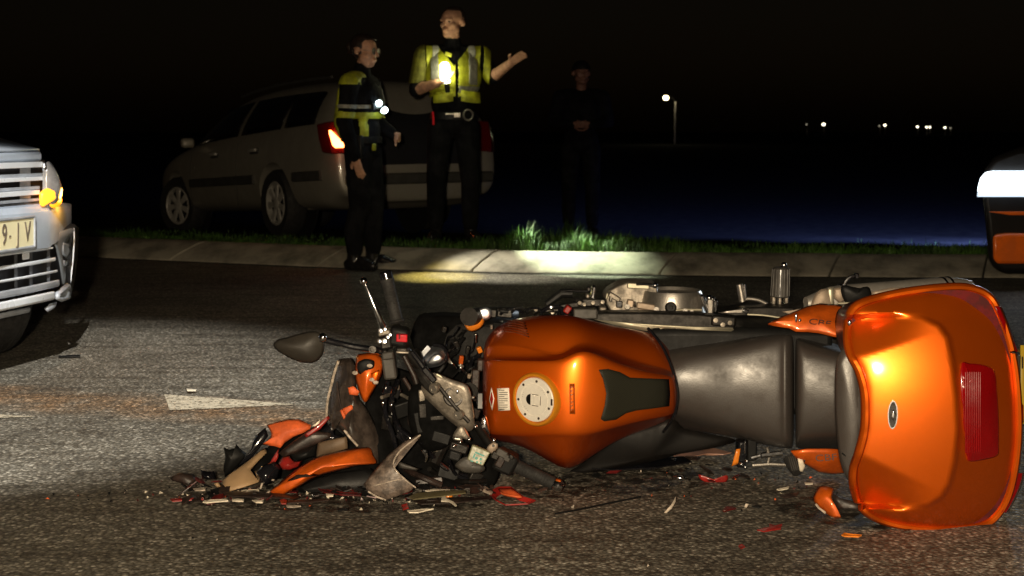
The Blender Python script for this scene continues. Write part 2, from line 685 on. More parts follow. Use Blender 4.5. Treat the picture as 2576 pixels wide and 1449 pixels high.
ASPHALT = mat_asphalt()
CONCRETE = M('kerb_concrete', (0.25, 0.225, 0.175), 0.85, var=0.4, vs_=4, lo=.3, hi=.6, bump=0.25, bs=140)
SOIL = M('verge_soil', (0.014, 0.015, 0.009), 0.95, spec=0.1, var=0.4, vs_=6, bump=0.6, bs=40)
GRASSM = M('grass_blades', (0.055, 0.130, 0.014), 0.55, var=0.45, vs_=5)
PAINTW = M('road_paint', (0.50, 0.44, 0.33), 0.75, var=0.1, vs_=26, bump=0.3, bs=200, col2=(0.26, 0.22, 0.16), lo=0.36, hi=0.52)
_nt = PAINTW.node_tree
_b = _nt.nodes['Principled BSDF']
_n = _nt.nodes.new('ShaderNodeTexNoise')
_n.inputs['Scale'].default_value = 70
_n.inputs['Detail'].default_value = 5
_g = _nt.nodes.new('ShaderNodeNewGeometry')
_nt.links.new(_g.outputs['Position'], _n.inputs['Vector'])
_m = _nt.nodes.new('ShaderNodeMapRange')
_m.inputs['From Min'].default_value = 0.36
_m.inputs['From Max'].default_value = 0.44
_nt.links.new(_n.outputs['Fac'], _m.inputs['Value'])
_nt.links.new(_m.outputs[0], _b.inputs['Alpha'])
GAPM = M('joint_dirt', (0.02, 0.018, 0.013), 0.95, var=0.3)

# ================================================================ the setting
KX = np.array([-60., -30, -12, -8, -5.5, -3.47, -1.25, -.3, .31, 1.5, 2.74, 5, 8, 12, 30, 60])
KY = np.array([26., 18.5, 13.6, 12.0, 10.95, 10.12, 9.27, 9.02, 8.90, 8.75, 8.66, 8.58, 8.55, 8.55, 8.7, 9.2])
_gx = np.linspace(-60, 60, 2401)
_gy = np.interp(_gx, KX, KY)
_k = np.ones(17) / 17
_gy = np.convolve(np.pad(_gy, 8, mode='edge'), _k, 'valid')


def kerb_y(x):
    return float(np.interp(x, _gx, _gy))


def verge_z(x, y):
    d = y - kerb_y(x)
    return 0.125 - 0.055 * max(0, min(d, 6) - 0.5)


# road: one sheet from behind the camera to the kerb
b = MB()
xs = list(np.concatenate([np.linspace(-60, -10, 21), np.linspace(-9.5, 9.5, 77), np.linspace(10, 60, 21)]))
rows = []
vs_, fs_ = [], []
for x in xs:
    vs_ += [(x, -14, 0), (x, 2, 0), (x, kerb_y(x) + 0.35, 0)]
for i in range(len(xs) - 1):
    for j in range(2):
        fs_.append((i * 3 + j, (i + 1) * 3 + j, (i + 1) * 3 + j + 1, i * 3 + j + 1))
b.add(vs_, fs_)
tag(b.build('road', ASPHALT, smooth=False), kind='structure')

# verge: the grass ground behind the kerb, out to the horizon
b = MB()
vs_, fs_ = [], []
DD = [0.34, 0.8, 1.5, 2.5, 4, 6, 9, 15, 40, 120, 500, 2200]
for x in xs:
    for d in DD:
        xx = x * (1 if d < 10 else d / 10)
        yy = kerb_y(x) + d
        vs_.append((xx, yy, verge_z(x, yy) - 0.006 + (0.01 * math.sin(x * 5.1 + d * 7) if 0.5 < d < 9 else 0)))
nd = len(DD)
for i in range(len(xs) - 1):
    for j in range(nd - 1):
        fs_.append((i * nd + j, (i + 1) * nd + j, (i + 1) * nd + j + 1, i * nd + j + 1))
b.add(vs_, fs_)
tag(b.build('grass_field', SOIL), kind='structure')

# kerb: sloped concrete stones, each its own piece
kerb_root = bpy.data.objects.new('kerb', None)
kerb_root.location = (0, kerb_y(0), 0)
COL.objects.link(kerb_root)
tag(kerb_root, kind='structure')
PROF = [(0.0, -0.08), (0.0, 0.012), (0.012, 0.026), (0.10, 0.072), (0.22, 0.122), (0.27, 0.135), (0.35, 0.138), (0.36, 0.13), (0.36, -0.08)]
joints = []
for px_ in (410, 800, 1188, 1655, 2085, 2490):
    joints.append(G(px_, 665 + (px_ - 410) * 0.02).x)
st = 1.22
while joints[0] > -9:
    joints.insert(0, joints[0] - st)
while joints[-1] < 8:
    joints.append(joints[-1] + st)
for i in range(len(joints) - 1):
    x0, x1 = joints[i] + 0.007, joints[i + 1] - 0.007
    dz = random.uniform(-0.004, 0.004)
    secs = []
    n = 6
    for k in range(n + 1):
        x = x0 + (x1 - x0) * k / n
        tx = Vector((0.02, kerb_y(x + 0.01) - kerb_y(x - 0.01), 0)).normalized()
        nn = Vector((-tx.y, tx.x, 0))
        base = Vector((x, kerb_y(x), 0))
        secs.append([base + nn * a_ + tx * (0.42 * a_) + Vector((0, 0, z_ + dz)) for a_, z_ in PROF])
    MB().loft(secs).build('kerb_stone', CONCRETE, kerb_root, bevel=0.006)
MB().loft([[Vector((x, kerb_y(x) + a_, z_)) for a_, z_ in ((0.03, -0.05), (0.03, 0.004), (0.28, 0.108), (0.36, 0.115), (0.36, -0.05))] for x in np.linspace(-9, 8, 60)]).build('joint_filling', GAPM, kerb_root)
# dark gutter line at the foot of the kerb
MB().loft([[Vector((x, kerb_y(x) + a_, z_)) for a_, z_ in ((-0.035, 0.004), (-0.030, 0.007), (-0.004, 0.007), (0.0, 0.004))] for x in np.linspace(-9, 8, 60)], closed=False, cap=False).build('gutter_line', GAPM, kerb_root)

# give-way triangles painted on the road
def marking(pts):
    o = MB().add([G(x, y, 0.004) for x, y in pts], [tuple(range(len(pts)))]).build('give_way_marking', PAINTW, smooth=False)
    return tag(o, kind='structure')


marking([(413, 992), (520, 999), (640, 1008), (749, 1017), (640, 1022), (520, 1028), (427, 1031), (419, 1010)])
marking([(-330, 1022), (-150, 1035), (91, 1047), (-120, 1056), (-310, 1067)])

# grass along the kerb
def build_grass():
    rnd = np.random.RandomState(3)
    N = 30000
    x = rnd.uniform(-6.5, 5.5, N)
    d = 0.33 + rnd.exponential(0.55, N)
    d = np.where(d > 3.2, rnd.uniform(.34, 3.2, N), d)
    ky = np.interp(x, _gx, _gy)
    y = ky + d
    z = 0.12 - 0.055 * np.maximum(0, d - 0.5)
    cl = 0.5 + 0.5 * np.sin(x * 3.1 + 1.0) * np.sin(x * 7.3 + d * 4) + 0.25 * np.sin(x * 17)
    h = (0.018 + 0.042 * np.clip(cl, 0, 1.2)) * rnd.uniform(0.5, 1.5, N)
    tall = np.exp(-((x - 0.45) / 0.60) ** 2)
    h *= 1 + 2.2 * tall
    h = np.where(d > 0.9, h * 0.9, h)
    an = rnd.uniform(0, 2 * np.pi, N)
    lean = rnd.uniform(0.15, 0.75, N) * h
    w = rnd.uniform(0.0025, 0.0055, N)
    bx, by = np.cos(an), np.sin(an)
    base = np.stack([x, y, z - 0.01], 1)
    side = np.stack([-by * w, bx * w, 0 * w], 1)
    midp = base + np.stack([bx * lean * 0.35, by * lean * 0.35, h * 0.6], 1)
    tip = base + np.stack([bx * lean, by * lean, h], 1)
    V = np.concatenate([base - side, base + side, midp - side * 0.75, midp + side * 0.75, tip], 0)
    idx = np.arange(N)
    quads = np.stack([idx, idx + N, idx + 3 * N, idx + 2 * N], 1)
    tris = np.stack([idx + 2 * N, idx + 3 * N, idx + 4 * N], 1)
    me = bpy.data.meshes.new('verge_grass')
    me.from_pydata(V.tolist(), [], quads.tolist() + tris.tolist())
    me.materials.append(GRASSM)
    o = bpy.data.objects.new('verge_grass', me)
    COL.objects.link(o)
    tag(o, 'short unmown grass growing along the top of the kerb', 'grass', kind='stuff')


build_grass()

# ================================================================ the motorcycle, lying on its left side
bike = thing('motorcycle', 'wrecked orange motorcycle lying on its left side on the road', 'motorcycle', (0.45, 3.9, 0.0))


def interp(tab, x):
    return float(np.interp(x, tab[0], tab[1]))


def px_box(name, x0, x1, y0, y1, Y, dY, m, parent=None, bevel=.003, tilt=0.0, fine=True):
    a, c = P(x0, y1, Y), P(x1, y0, Y)
    ctr = (a + c) / 2 + Vector((0, dY / 2, 0))
    return MB().box(ctr, (abs(c.x - a.x), dY, abs(c.z - a.z)), Euler((0, tilt, 0))).build(name, m, parent or bike, bevel=bevel)


# ---- fuel tank
TX = [1214, 1225, 1250, 1300, 1350, 1400, 1430, 1470, 1530, 1600, 1650, 1690, 1706]
T_top = [872, 846, 815, 793, 787, 785, 785, 796, 812, 824, 834, 880, 930]
T_e1 = [888, 872, 866, 868, 880, 894, 880, 850, 878, 908, 920, 930, 950]
T_e2 = [912, 908, 907, 907, 908, 908, 896, 876, 905, 930, 940, 945, 962]
T_e3 = [1078, 1090, 1095, 1097, 1098, 1099, 1100, 1098, 1080, 1062, 1052, 1045, 1030]
T_bot = [1086, 1100, 1112, 1118, 1146, 1178, 1190, 1168, 1122, 1090, 1075, 1055, 1040]
T_yc = [3.515, 3.475, 3.445, 3.405, 3.368, 3.340, 3.332, 3.332, 3.355, 3.405, 3.445, 3.50, 3.53]
T_ke = [0, 0, 0, 0, 0, 0, .01, .03, .055, .055, .045, .02, 0]


def tank_section(i):
    x, t, e1, e2, e3, bo, yc, ke = TX[i], T_top[i], T_e1[i], T_e2[i], T_e3[i], T_bot[i], T_yc[i], T_ke[i]
    L = lambda a, c, k: a + (c - a) * k
    pts = [(t, yc + .30), (L(t, e1, .10), yc + .19 + ke), (L(t, e1, .45), yc + .12 + ke), (e1 - 4, yc + .080 + ke),
           (e1 + 3, yc + .072 + ke), (e2 - 7, yc + .055 + ke * .7), (e2, yc + .020 + ke * .12), (e2 + 8, yc + .011),
           (L(e2, e3, .25), yc + .003), (L(e2, e3, .52), yc), (L(e2, e3, .8), yc + .004),
           (e3 - 8, yc + .012), (e3, yc + .024), (L(e3, bo, .45), yc + .060 + ke), (L(e3, bo, .9), yc + .11 + ke), (bo, yc + .26)]
    sec = [P(x, a, y) for a, y in pts]
    sec.append(P(x, L(t, bo, .8), yc + .34))
    sec.append(P(x, L(t, bo, .2), yc + .36))
    return sec


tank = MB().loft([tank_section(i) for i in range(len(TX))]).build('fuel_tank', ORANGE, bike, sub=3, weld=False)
_ca = tank.data.attributes.new('crease_edge', 'FLOAT', 'EDGE')
_nk = 18
for e in tank.data.edges:
    a_, c_ = sorted(e.vertices)
    if c_ - a_ == _nk:
        j = a_ % _nk
        xx_ = TX[a_ // _nk]
        w_ = {3: .35, 4: .45, 6: .75, 12: .70}.get(j, 0)
        if j in (3, 4) and xx_ > 1400:
            w_ = .2
        _ca.data[e.index].value = w_

# surface of the tank top, for what is fixed on it
TN = Vector((-math.sin(R(35)), -math.cos(R(35)), 0.03)).normalized()


def tank_y(px):
    return interp((TX, T_yc), px)


cap_c = P(1347, 1005, tank_y(1347) + 0.002)
boss = MB().lathe(cap_c, TN, [(.0745, -.012), (.0735, .001), (.0700, .0065), (.0645, .0075), (.0625, .004), (.061, -.004)], 56).build('filler_boss', GOLDBOSS, tank)
capm = MB().lathe(cap_c, TN, [(.0605, -.006), (.0603, .0045), (.0585, .0062), (.0450, .0064), (.0445, .0052), (.0432, .0052), (.0427, .0066), (.0, .0070)], 56).build('filler_cap', WHITE_CAP, tank)
up_ = (Vector((0, 0, 1)) - TN * TN.z).normalized()
rt_ = up_.cross(TN).normalized()
for k in range(7):
    a = 2 * math.pi * (k + 0.15) / 7
    c = cap_c + up_ * math.cos(a) * .0515 + rt_ * math.sin(a) * .0515 + TN * .0062
    MB().lathe(c, TN, [(.0036, -.002), (.0036, .0012), (.002, .0012), (.0, .0004)], 10).build('cap_bolt', PRINT, capm)
# key flap: a T-shaped cover
for (ox, oz, w, h) in ((-.004, 0, .013, .034), (.010, 0, .022, .022)):
    MB().box(cap_c + rt_ * ox + up_ * oz + TN * .0080, (w, h, .0028), frame((0, 0, 0), rt_, up_).to_3x3()).build('key_flap', WHITE_CAP, capm, bevel=.0012)
MB().lathe(cap_c + TN * .0072 - rt_ * .010, TN, [(.0150, 0), (.0150, .0014), (.0118, .0016), (.0116, 0)], 24).build('key_shroud', STEEL_DK, capm)
b = MB()
for s in (-1, 1):
    b.box(cap_c + rt_ * .006 + up_ * s * .015 + TN * .0100, (.020, .0016, .0012), frame((0, 0, 0), rt_, up_).to_3x3())
b.box(cap_c + rt_ * .022 + TN * .0096, (.0016, .024, .0012), frame((0, 0, 0), rt_, up_).to_3x3())
b.build('flap_outline', PRINT, capm)
MB().box(cap_c + rt_ * .056 + TN * .0040, (.006, .018, .006), frame((0, 0, 0), rt_, up_).to_3x3()).build('cap_hinge', PRINT, capm, bevel=.001)
for txt, ang in (('OPEN', 0.9), ('LOCK', 3.9), ('FUEL', 5.0)):
    pc = cap_c + up_ * math.cos(ang) * .0372 + rt_ * math.sin(ang) * .0372 + TN * .0072
    text_mesh('cap_engraving', '· · ·', .012, GREY_PL, capm, frame(pc, rt_ * math.cos(ang) - up_ * math.sin(ang), up_), .0002)

_mw = tank


def tank_front(px, py, lift=0.003):
    """point on the tank skin seen at that place"""
    i = 0
    x = px
    vals = [interp((TX, t), x) for t in (T_top, T_e1, T_e2, T_e3, T_bot, T_yc, T_ke)]
    t, e1, e2, e3, bo, yc, ke = vals
    L = lambda a, c, k: a + (c - a) * k
    prof = [(t, yc + .30), (L(t, e1, .10), yc + .19 + ke), (L(t, e1, .45), yc + .12 + ke), (e1 - 4, yc + .080 + ke),
            (e1 + 3, yc + .072 + ke), (e2 - 7, yc + .055 + ke * .7), (e2, yc + .020 + ke * .12), (e2 + 8, yc + .011),
            (L(e2, e3, .25), yc + .003), (L(e2, e3, .52), yc), (L(e2, e3, .8), yc + .004),
            (e3 - 8, yc + .012), (e3, yc + .024), (L(e3, bo, .45), yc + .060 + ke), (L(e3, bo, .9), yc + .11 + ke), (bo, yc + .26)]
    y = float(np.interp(py, [p[0] for p in prof], [p[1] for p in prof]))
    return P(px, py, y - lift)


def tank_patch(name, outline, m, lift=0.003, rings=5, thick=0.0012):
    cx = sum(p[0] for p in outline) / len(outline)
    cy = sum(p[1] for p in outline) / len(outline)
    vs2, fs2 = [tank_front(cx, cy, lift)], []
    k = len(outline)
    for r_ in range(1, rings + 1):
        t = r_ / rings
        for (x, y) in outline:
            vs2.append(tank_front(cx + (x - cx) * t, cy + (y - cy) * t, lift))
    fs2 = [(0, 1 + i, 1 + (i + 1) % k) for i in range(k)]
    for r_ in range(rings - 1):
        o = 1 + r_ * k
        for i in range(k):
            i2 = (i + 1) % k
            fs2.append((o + i, o + k + i, o + k + i2, o + i2))
    return MB().add(vs2, fs2).build(name, m, tank, solid=-thick)


# grip pad of carbon weave
pad_o = [(1507, 930), (1530, 928), (1560, 936), (1585, 950), (1640, 952), (1683, 954), (1686, 990), (1684, 1022), (1640, 1028),
         (1600, 1033), (1575, 1040), (1550, 1056), (1520, 1060), (1512, 1055), (1522, 1020), (1526, 990), (1518, 955)]
pad_o2 = []
for i in range(len(pad_o)):
    a, c = pad_o[i], pad_o[(i + 1) % len(pad_o)]
    for k in range(3):
        pad_o2.append((a[0] + (c[0] - a[0]) * k / 3, a[1] + (c[1] - a[1]) * k / 3))
tank_patch('grip_pad', pad_o2, CARBON, 0.006, 6, 0.0025)
# paper label and diamond sticker by the filler
tank_patch('warning_label', [(1250, 977), (1280, 976), (1283, 1032), (1253, 1034)], LABELW, 0.0032, 3)
b = MB()
for k in range(10):
    y = 981 + k * 5.3
    w = 22 if k % 3 else 14
    pts = [tank_front(1255, y, 0.0052), tank_front(1255 + w, y, 0.0052), tank_front(1255 + w, y + 1.7, 0.0052), tank_front(1255, y + 1.7, 0.0052)]
    b.add(pts, [(0, 1, 2, 3)])
b.build('label_print', GREY_PL, tank, smooth=False)
tank_patch('diamond_sticker', [(1236, 975), (1243, 1003), (1238, 1033), (1230, 1006)], LABELW, 0.0034, 3)
tank_patch('diamond_print', [(1236, 986), (1240, 1003), (1237, 1022), (1232, 1005)], RED_IN, 0.0055, 3)
# wing emblem: five swept feathers on the upper flank
for k in range(6):
    f = k / 5
    x0, y0 = 1262 + 10 * f, 832 - 26 * f
    x1, y1 = 1331 - 9 * f, 849 - 34 * f
    pts = []
    for t in np.linspace(0, 1, 7):
        x = x0 + (x1 - x0) * t
        y = y0 + (y1 - y0) * t - 6 * math.sin(t * 2.4)
        pts.append((x, y))
    lo_ = [(x, y + 0.6 + 3.2 * t) for (x, y), t in zip(pts, np.linspace(0, 1, 7))]
    tank_patch('wing_feather', pts + lo_[::-1], DECAL, 0.0026, 3)
# small framed script behind the filler
tank_patch('script_plate', [(1432, 965), (1446, 965), (1447, 1042), (1433, 1042)], SCRIPT, 0.0030, 3, 0.0006)
tank_patch('script_ground', [(1434, 968), (1444, 968), (1445, 1039), (1435, 1039)], ORANGE, 0.0042, 3, 0.0006)
for k, w in enumerate((8, 5, 7, 3, 8, 6, 7)):
    y = 972 + k * 9.4
    tank_patch('script_letter', [(1435.5, y), (1435.5 + w, y), (1435.5 + w, y + 2.2), (1438, y + 2.6), (1438, y + 6), (1435.5, y + 6)], SCRIPT, 0.0054, 2, 0.0005)

# ---- rider seat and pillion seat
def seat_loft(name, X, top, bot, yc, parent, pt, pb):
    """pt, pb: edges of the sitting surface; beyond them the flanks drop away"""
    L = lambda a, c, k: a + (c - a) * k
    secs = []
    for i in range(len(X)):
        t, bo, a, c, y = top[i], bot[i], pt[i], pb[i], yc[i]
        pts = [(t, .34), (L(t, a, .35), .26), (L(t, a, .75), .14), (a - 5, .075), (a + 5, .045), (a + 20, .021), (L(a, c, .30), .006), (L(a, c, .5), 0),
               (L(a, c, .72), .004), (c - 18, .018), (c - 4, .040), (c + 6, .075), (L(c, bo, .65), .16), (bo, .28)]
        s = [P(X[i], yy, y + d) for yy, d in pts]
        s += [P(X[i], bo - 30, y + .34), P(X[i], t + 40, y + .38)]
        secs.append(s)
    return MB().loft(secs).build(name, SEATM, parent, sub=2)


seat_loft('rider_seat', [1622, 1632, 1660, 1700, 1740, 1790, 1850, 1910, 1955, 1966, 1975, 1984, 1992, 1998],
          [840, 830, 824, 821, 822, 826, 830, 833, 835, 835, 835, 836, 838, 848],
          [1100, 1102, 1098, 1092, 1090, 1094, 1104, 1119, 1127, 1129, 1130, 1131, 1131, 1126],
          [3.68, 3.655, 3.625, 3.612, 3.6045, 3.595, 3.584, 3.572, 3.562, 3.556, 3.545, 3.555, 3.566, 3.61], bike,
          [905, 900, 894, 888, 882, 876, 864, 851, 846, 845, 844, 845, 848, 855],
          [1035, 1038, 1042, 1048, 1058, 1072, 1088, 1108, 1118, 1119, 1120, 1120, 1119, 1112])
seat_loft('pillion_seat', [2000, 2004, 2012, 2030, 2060, 2095, 2125, 2150], [850, 840, 837, 840, 848, 858, 866, 880], [1122, 1130, 1133, 1134, 1135, 1136, 1135, 1125],
          [3.59, 3.540, 3.522, 3.515, 3.507, 3.498, 3.490, 3.51], bike, [862, 858, 860, 868, 876, 884, 890, 896], [1112, 1112, 1110, 1106, 1102, 1100, 1098, 1096])
# glossy tank edge lip where tank meets seat
MB().tube(catmull([tuple(P(x, y, d)) for x, y, d in ((1630, 826, 3.60), (1662, 866, 3.555), (1690, 925, 3.525), (1704, 985, 3.52), (1700, 1030, 3.53), (1686, 1062, 3.56), (1666, 1090, 3.60))], 5, False), .0045, 8).build('seat_edge', BLACK_GL, bike)

# ---- top case
case_out = [(2134, 812), (2142, 782), (2168, 762), (2230, 744), (2310, 730), (2400, 722), (2452, 728), (2488, 748), (2512, 790), (2534, 850),
            (2550, 920), (2558, 1000), (2560, 1085), (2553, 1165), (2538, 1235), (2516, 1282), (2484, 1314), (2430, 1328), (2350, 1330),
            (2270, 1322), (2205, 1303), (2165, 1272), (2148, 1225), (2147, 1180), (2160, 1140), (2174, 1085), (2177, 1030), (2174, 980), (2160, 930), (2140, 892), (2132, 855)]
co = catmull(case_out, 7)
PANEL = [(2120, 800), (2240, 795), (2320, 800), (2362, 818), (2385, 850), (2398, 920), (2407, 1000), (2410, 1080), (2402, 1160), (2388, 1218), (2368, 1250), (2335, 1270), (2270, 1276), (2150, 1268)]


def poly_sd(poly, x, y):
    inside = False
    dmin = 1e9
    n = len(poly)
    for i in range(n):
        x1, y1 = poly[i]
        x2, y2 = poly[(i + 1) % n]
        if (y1 > y) != (y2 > y) and x < (x2 - x1) * (y - y1) / (y2 - y1) + x1:
            inside = not inside
        dx, dy = x2 - x1, y2 - y1
        t = max(0, min(1, ((x - x1) * dx + (y - y1) * dy) / (dx * dx + dy * dy)))
        dmin = min(dmin, math.hypot(x - x1 - t * dx, y - y1 - t * dy))
    return dmin if inside else -dmin


def sstep(a, c, x):
    t = max(0, min(1, (x - a) / (c - a)))
    return t * t * (3 - 2 * t)


def lid_y(x, y, r_):
    sd = poly_sd(PANEL, x, y)
    base = 3.018
    base += 0.00000058 * min(x - 2420, 0) ** 2 + 0.0000004 * max(x - 2420, 0) ** 2
    base += 0.00000075 * (y - 1045) ** 2 * (1.0 if y < 1045 else .85)
    base += 0.012 * math.exp(-max(0, poly_sd(case_out, x, y)) / 7)
    # border slopes away outside the raised panel
    fl = sstep(2150, 2225, x)
    base += (0.00070 * max(0, -sd) + 0.009 * sstep(5, -8, sd)) * (.25 + .75 * fl)
    # shoulders either side of the raised centre
    lt = 903 - (x - 2140) * 0.30
    lb = 1142 + (x - 2160) * 0.46
    fade = 1 - sstep(2200, 2390, x)
    base += fade * 0.00052 * (max(0, lt - y) + max(0, y - lb)) * sstep(-10, 6, sd)
    return base


ccx, ccy = 2345, 1030
K = len(co)
_yt, _yb = min(q[1] for q in co) + .3, max(q[1] for q in co) - .3
NR, NC = 120, 76
vs2, fs2 = [], []
for i in range(NR + 1):
    yy = (_yt + _yb) / 2 - (_yb - _yt) / 2 * math.cos(math.pi * i / NR)
    xc_ = []
    for k in range(K):
        (xa, ya), (xb, yb_) = co[k], co[(k + 1) % K]
        if (ya > yy) != (yb_ > yy):
            xc_.append(xa + (xb - xa) * (yy - ya) / (yb_ - ya))
    xl, xr = min(xc_), max(xc_)
    for j in range(NC + 1):
        u = .5 - .5 * math.cos(math.pi * j / NC)
        u = .5 * u + .5 * j / NC
        xx = xl + (xr - xl) * u
        vs2.append(P(xx, yy, lid_y(xx, yy, 0)))
for i in range(NR):
    for j in range(NC):
        a_ = i * (NC + 1) + j
        fs2.append((a_, a_ + 1, a_ + NC + 2, a_ + NC + 1))
# skirt of the lid down to the seam
n0 = len(vs2)
for (x, y) in co:
    vs2.append(P(x, y, lid_y(x, y, 1)))
for (x, y) in co:
    vs2.append(P(ccx + (x - ccx) * .998, ccy + (y - ccy) * .998, lid_y(x, y, 1.0) + .03))
for i in range(K):
    i2 = (i + 1) % K
    fs2.append((n0 + i, n0 + K + i, n0 + K + i2, n0 + i2))
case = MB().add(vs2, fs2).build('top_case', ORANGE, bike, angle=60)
rim_pts = [P(x, y, lid_y(x, y, 1.0) - .003) for x, y in co]
b = MB()
secs = []
for i, p in enumerate(rim_pts):
    t = (rim_pts[(i + 1) % K] - rim_pts[i - 1]).normalized()
    a = Vector((0, 1, 0))
    s = t.cross(a).normalized()
    secs.append([p + s * .0115 * math.cos(u) + a * .015 * math.sin(u) for u in np.linspace(0, 2 * math.pi, 10, endpoint=False)])
secs.append(secs[0])
MB().loft(secs, cap=False).build('lid_rim', ORANGE, case)
secs = []
for yy, sc_ in ((3.152, .975), (3.180, .97), (3.290, .93), (3.350, .90), (3.365, .84)):
    secs.append([P(ccx + (x - ccx) * sc_, ccy + (y - ccy) * sc_, 3.152) + Vector((0, yy - 3.152, 0)) for x, y in co])
MB().loft(secs).build('case_tub', MAROON, case)
# red tail lens with upright ribs
lens_o = catmull([(2421, 918), (2440, 914), (2482, 920), (2503, 936), (2509, 990), (2513, 1060), (2513, 1120), (2510, 1146), (2480, 1156), (2444, 1161), (2434, 1150), (2428, 1090), (2421, 1000)], 5)
lcx, lcy = 2467, 1036


def lens_y(x, y, r_):
    rr_ = 0
    base = lid_y(x, y, min(1, math.hypot((x - ccx) / 214, (y - ccy) / 300)))
    return base - 0.006 - 0.008 * (1 - r_ ** 4)


vs2 = [P(lcx, lcy, lens_y(lcx, lcy, 0))]
for r_ in (.2, .4, .6, .75, .88, .96, 1):
    for x, y in lens_o:
        xx, yy = lcx + (x - lcx) * r_, lcy + (y - lcy) * r_
        rib = 0.0013 * math.sin((xx - 2420) * 1.05) if xx < 2462 else 0
        vs2.append(P(xx, yy, lens_y(xx, yy, r_) + rib * (r_ < .97)))
K2 = len(lens_o)
fs2 = [(0, 1 + i, 1 + (i + 1) % K2) for i in range(K2)]
for r_ in range(6):
    o = 1 + r_ * K2
    for i in range(K2):
        i2 = (i + 1) % K2
        fs2.append((o + i, o + K2 + i, o + K2 + i2, o + i2))
MB().add(vs2, fs2).build('tail_lens', LENS_RED, case, solid=-.012)
for k in range(9):
    x = 2429 + k * 4.6
    pts = [P(x, y, lens_y(x, y, .6) - .0022) for y in np.linspace(936, 1140 - k * .4, 9)]
    MB().tube(pts, .0013, 6).build('lens_rib', LENS_RED, case)
# chrome oval badge
em_c = P(2246, 1043, lid_y(2246, 1043, .5) - .001)
en = Vector((-.30, -1, .0)).normalized()
ef = frame(em_c, Vector((1, -.30, 0)), Vector((0, 0, 1)))
b = MB()
ring_o, ring_i = [], []
for u in np.linspace(0, 2 * math.pi, 32, endpoint=False):
    ring_o.append((math.cos(u) * .0118, math.sin(u) * .0355))
    ring_i.append((math.cos(u) * .0092, math.sin(u) * .0320))
vv = [ef @ Vector((x, y, -.001)) for x, y in ring_o] + [ef @ Vector((x, y, .003)) for x, y in ring_o] + [ef @ Vector((x, y, .003)) for x, y in ring_i] + [ef @ Vector((x, y, .0015)) for x, y in ring_i]
ff = []
for s in range(3):
    for i in range(32):
        ff.append((s * 32 + i, s * 32 + (i + 1) % 32, (s + 1) * 32 + (i + 1) % 32, (s + 1) * 32 + i))
MB().add(vv, ff).build('badge_ring', CHROME, case)
MB().add([ef @ Vector((x, y, .0017)) for x, y in ring_i], [tuple(range(32))]).build('badge_plate', STEEL_DK, case, smooth=False)
shell('badge_mark', [ef @ Vector((x, y, .0026)) for x, y in ((-.004, -.006), (.002, -.014), (.006, .002), (.001, .014), (-.003, .006))], CHROME, case, .0005, .0008, 2)
# rear latch plate, red side reflectors
b = MB()
b.loft([[P(2548 + dx, y, 3.165 + dy) for dx, dy in ((0, 0), (16, .01), (20, .06), (4, .07))] for dx_, y in ((0, 893), (0, 960), (0, 1060), (0, 1172))])
b.build('case_latch', ALU, case, bevel=.003)
shell('latch_button', px_pts([(2566, 1010, 3.158), (2571, 1020, 3.160), (2572, 1060, 3.160), (2566, 1072, 3.158)]), LENS_RED, case, .002, .004, 2)
for (y0, y1, xa, xb) in ((770, 885, 2506, 2552), (1190, 1290, 2564, 2522)):
    secs = []
    for t in np.linspace(0, 1, 6):
        y = y0 + (y1 - y0) * t
        x = xa + (xb - xa) * (t if y0 < 900 else t ** 1.5)
        secs.append([P(x - 4, y, 3.160), P(x + 8, y, 3.166), P(x + 14, y, 3.220), P(x + 6, y, 3.260), P(x - 8, y, 3.240)])
    MB().loft(secs).build('side_reflector', LENS_RED, case, bevel=.002)
for (x, y) in ((2549, 886), (2553, 1178)):
    MB().ball(P(x, y, 3.152), (.008, .006, .004), 10, 6).build('latch_pin', CHROME, case)
MB().ball(P(2138, 812, 3.115), (.006, .004, .008), 10, 6).build('hinge_pin', CHROME, case)
# backrest pad
pad = [(2113, 905), (2122, 878), (2136, 866), (2143, 892), (2164, 932), (2179, 985), (2181, 1050), (2172, 1105), (2158, 1145), (2150, 1175), (2150, 1208), (2138, 1202), (2126, 1168), (2119, 1110), (2112, 1010)]
shell('backrest_pad', px_pts(catmull(pad, 4), 3.165), SEATM, case, .022, .02, 6)
MB().tube([P(x, y, 3.140) for x, y in ((2118, 1140), (2132, 1150), (2148, 1158))], .002, 6).build('pad_seam', BLACK_PL, case)
MB().tube(catmull([tuple(P(x, y, 3.130)) for x, y in ((2146, 895), (2168, 940), (2182, 990), (2184, 1050), (2175, 1105), (2161, 1148), (2152, 1178))], 4, False), .0065, 8).build('pad_gasket', BLACK_PL, case)

# licence plate under the case
pl = shell('licence_plate', px_pts([(2566, 868, 3.50), (2650, 872, 3.56), (2656, 965, 3.56), (2650, 1062, 3.56), (2571, 1066, 3.50), (2566, 965, 3.50)]), M('yellow_plate', (0.40, 0.27, 0.02), .4, var=.1), bike, 0, .003, 3)
px_box('plate_bracket', 2300, 2600, 940, 1010, 3.53, .04, BLACK_PL, bike, .01)
px_box('tail_mudguard', 2240, 2400, 900, 1050, 3.46, .30, BLACK_PL, bike, .03)
for (x, y, w, h) in ((2570, 897, 4, 30),):
    MB().add([P(x, y, 3.492), P(x + w, y, 3.494), P(x + w, y + h, 3.494), P(x, y + h, 3.492)], [(0, 1, 2, 3)]).build('plate_character', PRINT, pl, smooth=False)

